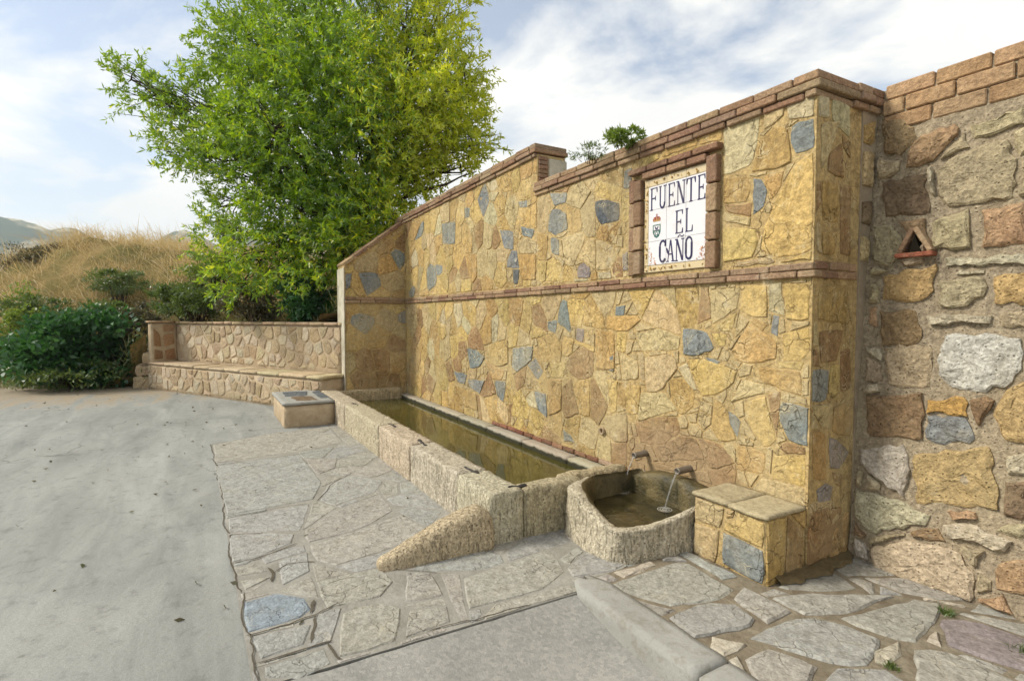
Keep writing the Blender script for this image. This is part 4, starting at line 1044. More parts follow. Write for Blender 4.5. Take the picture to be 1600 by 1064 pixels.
for i in range(60):
    if rs_.random() < .5: cx, cz = rs_.uniform(-3.44, -2.80), rs_.choice((1.992, 2.693)) + rs_.uniform(-.016, .016)
    else: cx, cz = -3.426 + rs_.uniform(-.014, .014), rs_.uniform(1.98, 2.71)
    g = rs_.uniform(0, 3.1); l_, w_ = rs_.uniform(.008, .014), .003
    polys.append([(cx + l_ * math.cos(g), cz + l_ * math.sin(g)), (cx - w_ * math.sin(g), cz + w_ * math.cos(g)), (cx - l_ * math.cos(g), cz - l_ * math.sin(g)), (cx + w_ * math.sin(g), cz - w_ * math.cos(g))])
flat('border_ornament', polys, M['goldg'], sg, 0.0016)['kind'] = 'stuff'

# ------------------------------------------------------------------ stone pier beside the basin
pb = thing('stone_pier', 'low stone clad pier with a slab top between the basin and the wall corner', 'pier')
box('pier_core', (-2.545, 2.86, -0.05), (-2.008, 3.248, 0.405), M['clad'], pb, MORT, 0.01)
PF_ = frame((0, 2.86, 0), (1, 0, 0), (0, 0, 1), (0, -1, 0))
for c_, t in (('t', [(-2.54, .24), (-2.33, .25), (-2.30, .39), (-2.54, .40)]), ('t', [(-2.54, .01), (-2.36, .01), (-2.33, .235), (-2.54, .225)]), ('y', [(-2.315, .25), (-2.015, .235), (-2.015, .39), (-2.20, .40), (-2.22, .34), (-2.29, .30)]),
              ('s', [(-2.31, .03), (-2.015, .015), (-2.015, .222), (-2.31, .235)]), ('o', [(-2.285, .33), (-2.235, .355), (-2.225, .395), (-2.285, .395)])):
    stone('stone', t, PF_, 0.012, M['clad'], pb, jc(TONE[c_], rw_, .05), rw_, seg=0.08, jit=0.005)
for c_, t in (('o', [(2.865, .0), (3.02, .0), (3.04, .40), (2.865, .40)]), ('b', [(3.04, .0), (3.20, .0), (3.22, .26), (3.06, .40), (3.05, .2)]), ('o', [(3.08, .40), (3.24, .28), (3.24, .40)])):
    stone('stone', t, frame((-2.006, 0, 0), (0, 1, 0), (0, 0, 1), (1, 0, 0)), 0.010, M['clad'], pb, jc(TONE[c_], rw_, .05), rw_, seg=0.08, jit=0.005)
for c_, t in (('b', [(3.255, .0), (3.47, .0), (3.46, .20), (3.255, .30)]), ('o', [(3.49, .0), (3.70, .0), (3.70, .32), (3.48, .2)]), ('t', [(3.26, .32), (3.46, .22), (3.60, .30), (3.5, .44), (3.26, .44)])):
    stone('stone', t, EFR, 0.010, M['clad'], fw, jc(TONE[c_], rw_, .05), rw_, seg=0.08, jit=0.005)
M['slab'] = stone_mat('slab_top', 0.5, 0.7, 8, 0.6)
rough_box('slab', (-2.553, 2.842, 0.406), (-2.266, 3.232, 0.434), M['slab'], pb, jc(lin((178, 164, 134)), rw_), r=0.008, seg=0.04, amp=0.005, freq=14, seed=3)
rough_box('slab', (-2.262, 2.838, 0.405), (-1.990, 3.232, 0.432), M['slab'], pb, jc(lin((184, 170, 140)), rw_), r=0.008, seg=0.04, amp=0.005, freq=14, seed=4)

# ------------------------------------------------------------------ old rubble wall on the right
ow = thing('rubble_wall', 'old rough rubble stone wall with brick capping at the right edge', 'wall')
BT = 0.07
OF = lambda a, b_, h: Vector((a, 3.70 + BT * b_ - h, b_))
prism('wall_core', [(-1.992, -0.1), (2.6, -0.1), (2.6, 3.03), (-1.992, 3.03)], lambda a, b_, h: OF(a, b_, h), -0.5, -0.03, M['mortar_grey'], ow)
RMORT = lin((168, 154, 132))
RTONE = dict(TONE, t=lin((178, 164, 136)), o=lin((184, 158, 112)), p=lin((194, 184, 160)), b=lin((146, 122, 94)), y=lin((190, 152, 92)), o2=lin((178, 148, 116)), pk=lin((196, 178, 156)))
V, F = [], []
nx_, nz_ = 150, 100
for i in range(nx_ + 1):
    for j in range(nz_ + 1):
        a, b_ = -1.992 + 4.59 * i / nx_, -0.1 + 3.17 * j / nz_
        e = noise.noise(Vector((a * 6, b_ * 6, 3))) * .012 + noise.noise(Vector((a * 17, b_ * 17, 8))) * .008 + noise.noise(Vector((a * 40, b_ * 40, 1))) * .003
        V.append(OF(a, b_, e))
for i in range(nx_):
    for j in range(nz_): F.append((i * (nz_ + 1) + j, (i + 1) * (nz_ + 1) + j, (i + 1) * (nz_ + 1) + j + 1, i * (nz_ + 1) + j + 1))
mesh_obj('mortar_face', V, F, M['rubble'], ow, RMORT, True)
CF = frame((-1.992, 0, 0), (0, 1, 0), (0, 0, 1), (1, 0, 0))
prism('corner_core', [(3.735, 0.1), (3.78, 0.1), (3.79 + BT * 2.93, 2.925), (3.735, 2.925)], CF, -0.3, 0.0, M['mortar_grey'], ow)
rr = random.Random(9)
for c_, t in RUBBLE_STONES:
    t = hull(ccw([(a, max(b_, 0.0)) for a, b_ in t]))
    stone('stone', grow(t, .010), OF, rr.uniform(.014, .032), M['rubble'], ow, jc(RTONE[c_], rr, .06, .03), rr, seg=0.045, jit=0.018, bev=0.015, dome=rr.uniform(-.002, .010), tilt=0.008, rel=0.002, sink=0.02, inner=(.22, .45, .68, .86), rough=.016)
for c_, t in CORNER_STONES:
    t = hull(ccw([(min(max(a, 3.742), 3.70 + BT * b_ - .01), b_) for a, b_ in t]))
    stone('stone', t, CF, 0.02, M['rubble'], ow, jc(TONE[c_], rr, .06, .03), rr, seg=0.04, jit=0.01, bev=0.016, dome=.008, rel=0.006)
oreg = [(-1.97, 0.02), (2.5, 0.02), (2.5, 2.70), (-1.97, 2.70)]
od = voronoi(oreg, 0.30, [grow(hull(ccw(t)), .010) for _, t in RUBBLE_STONES], [], 0.028, rr, 1.15, 0.9, 0.012)
od += voronoi(oreg, 0.13, [grow(hull(ccw(t)), .010) for _, t in RUBBLE_STONES] + od, [], 0.024, rr, 1.2, 0.9, 0.003)
for t in od:
    stone('stone', t, OF, rr.uniform(.015, .04), M['rubble'], ow, jc(RTONE[rr.choice(['t', 'o2', 'b', 'p', 't', 'p', 'w2', 't'])], rr, .1, .04), rr, seg=0.05, jit=0.016, bev=0.014, dome=rr.uniform(-.002, .010), tilt=0.008, rel=0.002, sink=0.02, inner=(.3, .65), rough=.014)
CAPB = [lin((182, 148, 112)), lin((174, 140, 106)), lin((186, 154, 120)), lin((178, 150, 118))]
for i, (z0, z1, pr) in enumerate(((2.800, 2.893, 0.012), (2.901, 2.994, 0.018), (3.002, 3.092, 0.014))):
    x = -1.94 - 0.13 * (i % 2)
    while x < 2.5:
        L = rr.uniform(.24, .28); a = max(x, -1.95 + 0.0)
        box('capping_brick', (a, 3.70 + BT * z0 - pr, z0), (x + L - 0.012, 4.2, z1), M['brick'], ow, jc(rr.choice(CAPB), rr, .04, .015), 0.007); x += L
# small triangular lamp niche made of tiles
nm = thing('tile_niche', 'small triangular niche of three clay tiles set in the rubble wall', 'niche')
ny0 = 3.70 + BT * 2.02
box('base_tile', (-1.80, ny0 - 0.075, 1.965), (-1.60, ny0 + 0.02, 1.992), M['brick'], nm, lin((168, 104, 82)), 0.004)
o = box('side_tile', (-0.014, -0.04, -0.085), (0.014, 0.04, 0.085), M['brick'], nm, lin((176, 150, 120)), 0.004); o.location = (-1.655, ny0 - 0.025, 2.068); o.rotation_euler = (0, -R(30), 0)
o = box('side_tile', (-0.014, -0.04, -0.08), (0.014, 0.04, 0.08), M['brick'], nm, lin((150, 122, 98)), 0.004); o.location = (-1.745, ny0 - 0.028, 2.066); o.rotation_euler = (0, R(26), 0)
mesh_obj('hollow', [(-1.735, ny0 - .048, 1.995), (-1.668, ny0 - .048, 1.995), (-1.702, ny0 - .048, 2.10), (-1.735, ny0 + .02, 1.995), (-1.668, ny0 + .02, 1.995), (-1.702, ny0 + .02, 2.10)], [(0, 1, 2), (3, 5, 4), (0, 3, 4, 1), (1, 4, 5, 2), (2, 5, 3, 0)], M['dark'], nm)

# ------------------------------------------------------------------ trough, basin and water
rt = random.Random(31)
GR = lin((202, 193, 172)); GR2 = lin((192, 177, 148))
tro = thing('water_trough', 'long pitted stone water trough full of green water along the wall', 'trough')
seams = [-9.60, -7.76, -6.08, -5.03, -3.90, -3.312]
for i in range(5):
    a, b_ = seams[i] + 0.004, seams[i + 1] - 0.004
    dy = rt.uniform(-.008, .008)
    rough_box('trough_block', (a, 1.715 + dy, -0.06), (b_, 1.985, 0.372 + rt.uniform(-.006, .006)), M['granite'], tro, jc(GR, rt, .05), r=0.020, seg=0.038, amp=0.010, freq=12, seed=i + 1)
rough_box('trough_block', (-3.49, 1.990, -0.06), (-3.315, 2.52, 0.366), M['granite'], tro, jc(GR2, rt, .05), r=0.03, seg=0.045, amp=0.011, freq=11, seed=8)
rough_box('trough_block', (-3.63, 2.45, -0.06), (-3.486, 3.12, 0.345), M['granite'], tro, jc(GR2, rt, .05), r=0.04, seg=0.045, amp=0.012, freq=11, seed=9)
rough_box('trough_block', (-9.60, 1.99, -0.06), (-9.42, 3.11, 0.34), M['granite'], tro, jc(GR2, rt, .05), r=0.03, seg=0.06, amp=0.008, freq=11, seed=10)
k = NT('waterline_stone'); p = k.pos(); oi = k.n('ShaderNodeObjectInfo'); n1 = k.noise(p, 9, 6, .65); n2 = k.noise(p, 45, 5, .7); sz = k.n('ShaderNodeSeparateXYZ'); k.l(p, sz.inputs[0])
wl = k.ramp(k.math('ADD', sz.outputs[2], k.math('MULTIPLY', k.math('SUBTRACT', n1, .5), .06)), [(0.188, 1.0), (0.206, 0.0)])
c = k.mix(n1, k.mix(1.0, oi.outputs['Color'], .6, 'MULTIPLY'), oi.outputs['Color']); c = k.mix(.5, c, k.mix(n2, k.mix(1.0, c, .5, 'MULTIPLY'), k.mix(1.0, c, 1.4, 'MULTIPLY')))
c = k.mix(k.ramp(n1, [(.5, 0.0), (.7, .6)]), c, lin((120, 104, 74))); c = k.mix(wl, c, lin((52, 50, 32)))
k.bsdf(c, .8, k.bump(k.math('ADD', n1, n2), .8, .01), .3); M['ledge0'] = k.m
lx = -9.6
for i in range(7):
    b_ = min(lx + 0.875, -3.49)
    rough_box('ledge_stone', (lx + 0.003, 3.09, -0.05), (b_ - 0.003, 3.262, 0.220), M['ledge0'], tro, jc(lin((182, 172, 150)), rt, .07), r=0.016, seg=0.06, amp=0.005, freq=10, seed=20 + i); lx = b_
k = NT('wet_algae_stone'); p = k.pos(); n1 = k.noise(p, 7, 6, 0.65, .4); n2 = k.noise(p, 40, 5, .7)
c = k.mix(k.ramp(n1, [(0.35, 0.0), (0.65, 1.0)]), lin((58, 54, 32)), lin((116, 102, 66))); c = k.mix(0.5, c, k.mix(n2, k.mix(1.0, c, .4, 'MULTIPLY'), k.mix(1.0, c, 1.5, 'MULTIPLY')))
k.bsdf(c, 0.4, k.bump(k.math('ADD', n1, k.math('MULTIPLY', n2, .6)), 1.0, 0.02), 0.5); M['wet'] = k.m
rough_box('submerged_step', (-9.42, 2.93, 0.0), (-3.49, 3.088, 0.118), M['wet'], tro, None, r=0.02, seg=0.12, amp=0.006, freq=8, seed=30)
k = NT('rusty_cramp'); p = k.pos(); n1 = k.noise(p, 50, 5, .7); k.bsdf(k.mix(n1, lin((40, 38, 36)), lin((84, 78, 70))), .8, k.bump(n1, .6, .004), .3); M['cramp'] = k.m
for x, y, l_, rz in ((-6.05, 1.85, .30, .05), (-5.03, 1.85, .26, -.08), (-3.93, 1.86, .22, .1), (-3.40, 1.975, .15, 1.35), (-7.74, 1.86, .25, .03)):
    o = rough_box('cramp', (-l_ / 2, -0.016, -0.02), (l_ / 2, 0.016, 0.003), M['cramp'], tro, None, r=0.006, seg=0.02, amp=0.012, freq=22, seed=int(-x * 10))
    o.location = (x, y, 0.374); o.rotation_euler = (0, 0, rz)

k = NT('green_water'); p = k.pos(); n1 = k.noise(p, 3.0, 3, .5); n2 = k.noise(p, 22, 4, .6); n3 = k.noise(p, 1.3, 5, .6)
c = k.mix(k.ramp(n3, [(.35, 0.0), (.65, 1.0)]), lin((58, 56, 22)), lin((82, 76, 34)))
w_ = k.bsdf(c, 0.035, k.bump(k.math('ADD', n1, k.math('MULTIPLY', n2, .15)), 0.05, 0.03), 0.5); w_.inputs['IOR'].default_value = 1.33; M['water'] = k.m
k = NT('basin_water'); p = k.pos(); n1 = k.noise(p, 16, 3, .5); n2 = k.noise(p, 6, 5, .65)
c = k.mix(k.ramp(n2, [(.35, 0.0), (.65, 1.0)]), lin((38, 35, 19)), lin((78, 69, 43)))
w_ = k.bsdf(c, 0.05, k.bump(n1, 0.22, 0.02), 0.5); w_.inputs['IOR'].default_value = 1.33; M['water2'] = k.m
o = structure(box('water', (-9.43, 1.96, 0.01), (-3.48, 3.10, 0.150), M['water'], None, None, 0.001)); o['label'] = 'still green water in the long trough'

bs = thing('basin', 'small rounded carved stone basin under the two spouts', 'basin')
plan = [(-3.305, 2.335, .350, .15), (-3.17, 2.275, .340, .15), (-3.00, 2.255, .295, .13), (-2.84, 2.250, .245, .12), (-2.72, 2.268, .218, .12), (-2.655, 2.335, .208, .12), (-2.620, 2.45, .210, .11),
        (-2.592, 2.62, .232, .09), (-2.560, 2.84, .285, .075), (-2.556, 3.05, .30, .06), (-2.556, 3.235, .30, .06), (-2.80, 3.240, .29, .07), (-3.05, 3.240, .29, .07), (-3.25, 3.240, .29, .06), (-3.475, 3.235, .31, .05), (-3.480, 2.95, .32, .05), (-3.476, 2.68, .335, .06), (-3.40, 2.54, .345, .08)]
def catmull(P, n):
    out = []; m = len(P)
    for i in range(m):
        p0, p1, p2, p3 = (np.array(P[(i + q) % m]) for q in (-1, 0, 1, 2))
        for j in range(n):
            t = j / n
            out.append(0.5 * (2 * p1 + (p2 - p0) * t + (2 * p0 - 5 * p1 + 4 * p2 - p3) * t * t + (3 * p1 - p0 - 3 * p2 + p3) * t ** 3))
    return out
loop = catmull(plan, 6); NL = len(loop)
cx_, cy_ = -3.0, 2.78
rings = []
for i, q in enumerate(loop):
    d = Vector((cx_ - q[0], cy_ - q[1], 0)); d.normalize()
    nrm = Vector((loop[(i + 1) % NL][1] - loop[i - 1][1], -(loop[(i + 1) % NL][0] - loop[i - 1][0]), 0))
    nrm.normalize()
    if nrm.dot(d) < 0: nrm = -nrm
    d = (d * 0.4 + nrm * 0.6).normalized()
    P0 = Vector((q[0], q[1], 0)); h = q[2]; w = q[3]
    col = [P0 - d * 0.015 + Vector((0, 0, -0.05))]
    for t in (0.12, 0.24, .36, .48, .6, .72, .84): col.append(P0 + d * 0.02 * t + Vector((0, 0, h * t)))
    col += [P0 + d * 0.012 + Vector((0, 0, h * .95)), P0 + d * 0.045 + Vector((0, 0, h)), P0 + d * (w * .75) + Vector((0, 0, h - .004)), P0 + d * w + Vector((0, 0, h - .03)), P0 + d * (w + .02) + Vector((0, 0, h * .55)), P0 + d * (w + .05) + Vector((0, 0, .03))]
    rings.append(col)
NR = len(rings[0]); V = []
for col in rings:
    for j, v in enumerate(col):
        V.append(v + noise.noise_vector(v * 9) * 0.017 + noise.noise_vector(v * 33) * 0.007)
F = [(i * NR + j, ((i + 1) % NL) * NR + j, ((i + 1) % NL) * NR + j + 1, i * NR + j + 1) for i in range(NL) for j in range(NR - 1)]
o = mesh_obj('basin_bowl', V, F, M['granite'], bs, GR, True)
o.data.materials.append(M['wet'])
for fi, pl in enumerate(o.data.polygons):
    j = fi % (NR - 1); i = fi // (NR - 1)
    if j >= 10: pl.material_index = 1
import bmesh
bm = bmesh.new(); bm.from_mesh(o.data); bmesh.ops.recalc_face_normals(bm, faces=bm.faces); bm.to_mesh(o.data); bm.free()
o = rough_box('back_stone', (-3.47, 3.10, -0.02), (-2.57, 3.262, 0.37), M['wet'], bs, None, r=0.04, seg=0.045, amp=0.016, freq=9, seed=41, warp=lambda v: (v.x, v.y, v.z - max(0, v.z) / .37 * (0.09 * abs((v.x + 3.0) / .45) ** 2.2)))
bw = structure(prism('water', [(q[0] + (cx_ - q[0]) * .14, q[1] + (cy_ - q[1]) * .14) for q in loop[::3]], GFR, 0.0, 0.150, M['water2'])); bw['label'] = 'rippled water in the small basin under the spouts'
k = NT('falling_water'); p = k.pos(); n1 = k.noise(p, 45, 3, .6)
w_ = k.bsdf((0.92, 0.93, 0.9), 0.08, k.bump(n1, .5, .004), .5, **{'Transmission Weight': 0.85}); w_.inputs['IOR'].default_value = 1.33; M['stream'] = k.m
for (x, z), lab in zip(SPOUTS, ('thin stream of water falling from the spout nearer the trough', 'thin stream of water falling from the spout nearer the pier')):
    st_ = thing('water_stream', lab, 'water stream', group='streams from the spouts')
    n = 18; pts, rad = [], []
    for i in range(n + 1):
        t = i / n
        pts.append((x - 0.009 - 0.020 * t, 3.102 - 0.115 * t + 0.02 * t * t, (z - 0.026) + (0.148 - z + 0.026) * (0.8 * t + 0.2 * t * t))); rad.append(0.0062 - 0.002 * t + 0.0022 * math.sin(i * 2.1 + x * 9) * t)
    tube('jet', pts, rad, M['stream'], st_, 8)
    ex, ey = pts[-1][0], pts[-1][1]
    for q in range(3):
        rr0 = 0.016 + 0.018 * q
        V, F = [], []
        for i in range(28):
            g = 2 * math.pi * i / 28
            for (dr, dz) in ((-.005, 0.0), (0, .0035 - .0008 * q), (.005, 0.0)):
                V.append((ex + (rr0 + dr) * math.cos(g), ey + (rr0 + dr) * math.sin(g), 0.1505 + dz))
        for i in range(28):
            for j in range(2): F.append((i * 3 + j, ((i + 1) % 28) * 3 + j, ((i + 1) % 28) * 3 + j + 1, i * 3 + j + 1))
        mesh_obj('ripple', V, F, M['stream'], st_, None, True)

# buttress stone leaning on the trough corner
def bwarp(v):
    t = clamp((1.74 - v.y) / 0.80)                       # 0 at the trough, 1 at the tip
    h = 0.285 * (1 - t ** 1.45) + 0.06 * t ** 1.45 - 0.05 * max(0.0, 1 - t * 9)
    w = 0.155 * (1 - 0.55 * t ** 1.5)
    zz_ = clamp(v.z / 0.3)
    prof = math.sqrt(max(0.0, 1 - 0.72 * zz_ ** 2.2))
    return (-3.415 + (v.x + 3.42) / 0.155 * w * prof + 0.05 * t, v.y, -0.03 + zz_ * (h + .03))
bt = tag(rough_box('wedge_stone', (-3.575, 0.94, 0.0), (-3.265, 1.735, 0.30), M['granite'], None, lin((200, 184, 156)), r=0.05, seg=0.035, amp=0.010, freq=10, seed=52, warp=bwarp), 'pale wedge shaped stone leaning against the near corner of the trough', 'stone')
# block at the far end of the trough
fb = thing('stone_block', 'plain low rendered block at the far end of the trough', 'block')
rough_box('block_body', (-9.72, 1.00, -0.05), (-8.36, 1.705, 0.315), M['mortar_pale'], fb, None, r=0.02, seg=0.09, amp=0.006, freq=6, seed=61)
rough_box('cap_slab', (-9.75, 0.98, 0.320), (-8.345, 1.708, 0.362), M['kerb'], fb, None, r=0.012, seg=0.06, amp=0.006, freq=9, seed=62)
for t_, c_ in (([(-9.6, 1.12), (-9.05, 1.10), (-8.98, 1.42), (-9.5, 1.50)], 'd'), ([(-8.95, 1.16), (-8.5, 1.2), (-8.46, 1.5), (-8.9, 1.46)], 'k'), ([(-9.4, 1.55), (-8.6, 1.55), (-8.6, 1.68), (-9.5, 1.68)], 'd')):
    stone('slate', t_, frame((0, 0, 0.356), (1, 0, 0), (0, 1, 0), (0, 0, 1)), 0.012, M['flag'], fb, TONE[c_], rt, seg=0.08, jit=0.012, bev=0.008)

# ------------------------------------------------------------------ stone bench with a back
rb = random.Random(77)
be = thing('stone_bench', 'long rubble stone bench with a high back beyond the trough', 'bench')
def BP(a, v, z): return BO + BU * a - BN * v + Vector((0, 0, z))
def bbox(name, u0, u1, v0, v1, z0, z1, mat, color=None, **kw):
    o = rough_box(name, (u0, v0, z0), (u1, v1, z1), mat, be, color, **kw)
    for v in o.data.vertices: v.co = BP(*v.co)
    return o
bbox('seat_core', 0.0, 5.82, 0.0, 0.60, -0.1, 0.545, M['mortar_pale'], r=0.01, seg=0.25, amp=0.004, seed=1)
bbox('back_core', 0.0, 5.72, 0.55, 0.95, -0.1, 1.44, M['mortar_pale'], r=0.01, seg=0.25, amp=0.004, seed=2)
bbox('arm', 0.0, 0.17, 0.02, 0.57, 0.54, 1.465, M['mortar_pale'], r=0.015, seg=0.08, amp=0.006, seed=3)
u_ = 0.0
while u_ < 5.75:
    L = min(rb.uniform(.5, .8), 5.84 - u_)
    bbox('seat_slab', u_ + .004, u_ + L - .004, -0.02, 0.545, 0.545, 0.60 + rb.uniform(-.008, .006), M['bench'], jc(lin((196, 178, 148)), rb, .08), r=0.012, seg=0.10, amp=0.007, freq=7, seed=int(u_ * 10)); u_ += L
u_ = 0.0
while u_ < 5.7:
    L = min(rb.uniform(.28, .42), 5.73 - u_)
    bbox('coping_stone', u_ + .004, u_ + L - .004, 0.52, 0.98, 1.442, 1.498 + rb.uniform(-.006, .006), M['bench'], jc(lin((194, 170, 140)), rb, .08), r=0.01, seg=0.12, amp=0.005, freq=7, seed=int(u_ * 10) + 60); u_ += L
bbox('coping_stone', -0.03, 0.2, -0.01, 0.515, 1.468, 1.51, M['bench'], lin((196, 166, 132)), r=0.01, seg=0.12, amp=0.004, seed=99)
FRONT = lambda a, b_, h: BP(a, -h, b_); BACK = lambda a, b_, h: BP(a, 0.55 - h, b_); ARM = lambda a, b_, h: BP(0.17 + h, 0.57 - a, b_)
BPAL = [lin((198, 180, 150)), lin((190, 170, 138)), lin((208, 194, 168)), lin((182, 160, 128)), lin((196, 182, 158)), lin((180, 160, 132))]
for reg, fr, sp_ in (([(0.02, 0.02), (5.8, 0.02), (5.8, 0.53), (0.02, 0.53)], FRONT, .235), ([(0.20, 0.62), (5.7, 0.62), (5.7, 1.43), (0.20, 1.43)], BACK, .235)):
    for t in voronoi(reg, sp_, [], [], 0.035, rb, 0.9, 0.9, 0.006):
        stone('stone', t, fr, rb.uniform(.006, .018), M['bench'], be, jc(rb.choice(BPAL), rb, .08, .03), rb, seg=0.07, jit=0.010, bev=0.012, dome=.003, rel=.004)
for c_, t in ((lin((168, 130, 96)), [(.06, .63), (.27, .63), (.29, .85), (.08, .9)]), (lin((150, 118, 88)), [(.33, .65), (.52, .66), (.5, .88), (.34, .84)]), (lin((176, 140, 104)), [(.07, .98), (.30, .93), (.32, 1.2), (.1, 1.22)]), (lin((160, 126, 92)), [(.36, .93), (.52, .95), (.52, 1.36), (.38, 1.2)]), (lin((172, 140, 108)), [(.08, 1.27), (.32, 1.26), (.33, 1.43), (.08, 1.43)])):
    stone('stone', t, ARM, .014, M['bench'], be, c_, rb, seg=0.07, jit=0.008, bev=0.02, dome=.006)
# loose stones retaining the bank left of the bench
for i, (u, v, z, s, lab) in enumerate(((-.20, .02, .12, .20, 'lowest rough stone piled against the left end of the bench'), (-.22, .08, .40, .19, 'rough stone on the lowest one at the left end of the bench'),
                                       (-.18, .15, .67, .17, 'rough stone level with the bench seat at its left end'), (-.22, .25, .93, .17, 'rough stone below the topmost one at the left end of the bench'), (-.18, .32, 1.17, .14, 'topmost rough stone at the left end of the bench'))):
    c = BP(u, v, z)
    o = rough_box('rock', (-s, -s * .7, -s * .62), (s, s * .7, s * .62), M['bench'], None, jc(lin((180, 160, 130)), rb, .1), r=s * .22, seg=0.05, amp=0.05, freq=6, seed=i + 70, smooth=False)
    o.location = c; o.rotation_euler = (0, 0, rb.uniform(0, 3))
    tag(o, lab, 'rock', 'loose stones at the left end of the bench')

# ------------------------------------------------------------------ vegetation
def at(px, py, d):
    """point seen at photo pixel (px, py) at forward distance d"""
    return Vector((0, 0, EYE)) + (FW + RT * ((px - 800) / FPX) + UP * ((532 - py) / FPX)) * d
def leaf_mat(name, cols, trans, tmix=0.45, gloss=0.06):
    k = NT(name); g = k.n('ShaderNodeNewGeometry')
    cl_n = k.noise(g.outputs['Position'], 1.5, 3, .6)
    c = k.ramp(k.math('ADD', k.math('MULTIPLY', g.outputs['Random Per Island'], .55), k.math('MULTIPLY', k.ramp(cl_n, [(.32, 0.0), (.68, 1.0)]), .45)), [(i / max(1, len(cols) - 1), lin(q)) for i, q in enumerate(cols)])
    d = k.n('ShaderNodeBsdfDiffuse'); k.l(c, d.inputs[0])
    t = k.n('ShaderNodeBsdfTranslucent'); k.l(k.mix(1.0, c, lin(trans), 'MULTIPLY') if False else k.mix(0.5, c, lin(trans)), t.inputs[0])
    m1 = k.n('ShaderNodeMixShader'); m1.inputs[0].default_value = tmix; k.l(d.outputs[0], m1.inputs[1]); k.l(t.outputs[0], m1.inputs[2])
    s = k.n('ShaderNodeBsdfGlossy'); s.inputs['Roughness'].default_value = 0.45; s.inputs[0].default_value = (1, 1, 1, 1)
    m2 = k.n('ShaderNodeMixShader'); m2.inputs[0].default_value = gloss; k.l(m1.outputs[0], m2.inputs[1]); k.l(s.outputs[0], m2.inputs[2])
    k.l(m2.outputs[0], k.out.inputs[0]); return k.m
M['leaf'] = leaf_mat('tree_leaf', [(38, 82, 8), (86, 134, 14), (130, 168, 24), (168, 192, 40)], (196, 218, 30), 0.5)
M['leaf_sunny'] = leaf_mat('tree_leaf_painted_sun', [(140, 164, 14), (182, 196, 26), (210, 216, 42), (222, 222, 74)], (230, 230, 40), 0.55)  # brighter yellow copy of the tree leaf, sunlight painted into its colour
M['leaf_dark'] = leaf_mat('dark_leaf', [(26, 66, 30), (40, 88, 38), (56, 106, 46), (84, 126, 62)], (90, 140, 50), 0.3, 0.05)
M['leaf_mid'] = leaf_mat('mid_leaf', [(54, 78, 26), (74, 98, 34), (92, 112, 44), (104, 112, 60)], (130, 150, 50), 0.35)
M['leaf_yellow'] = leaf_mat('yellow_leaf', [(84, 116, 26), (116, 140, 36), (140, 152, 60)], (160, 180, 60), 0.4)
M['leaf_olive'] = leaf_mat('olive_leaf', [(74, 70, 46), (92, 84, 52), (84, 88, 54), (108, 94, 66)], (130, 120, 70), 0.25)
M['straw'] = leaf_mat('straw', [(160, 132, 84), (204, 178, 124), (222, 202, 152), (190, 162, 108)], (210, 180, 110), 0.35, 0.05)
M['straw_green'] = leaf_mat('grass_blade', [(86, 98, 42), (106, 112, 52), (128, 122, 66), (70, 88, 38)], (150, 160, 60), 0.35)
k = NT('bark'); p = k.pos(); n1 = k.noise(p, 14, 6, .7); k.bsdf(k.mix(n1, lin((48, 40, 32)), lin((92, 78, 62))), .95, k.bump(n1, 1.0, .03), .1); M['bark'] = k.m

def unit(a): return a / np.maximum(np.linalg.norm(a, axis=-1, keepdims=True), 1e-9)
def leaves(name, P, D, L, Wd, mat, parent=None, rng=NPR, fold=0.25):
    """a mesh of n separate leaves: base P, direction D, length L, width Wd"""
    n = len(P); D = unit(D)
    side = unit(np.cross(D, unit(rng.normal(size=(n, 3))))); nr = np.cross(side, D)
    L = L[:, None]; Wd = Wd[:, None]
    mid = P + D * L * 0.45 - nr * L * 0.05
    V = np.stack([P, mid + side * Wd * .5 + nr * Wd * fold, P + D * L - nr * L * 0.12, mid - side * Wd * .5 + nr * Wd * fold], axis=1).reshape(-1, 3).astype(np.float32)
    me = bpy.data.meshes.new(name)
    me.vertices.add(4 * n); me.vertices.foreach_set('co', V.ravel())
    me.loops.add(4 * n); me.loops.foreach_set('vertex_index', np.arange(4 * n, dtype=np.int32))
    me.polygons.add(n); me.polygons.foreach_set('loop_start', np.arange(0, 4 * n, 4, dtype=np.int32)); me.polygons.foreach_set('loop_total', np.full(n, 4, dtype=np.int32))
    me.update(calc_edges=True); me.materials.append(mat)
    o = bpy.data.objects.new(name, me); return link(o, parent)
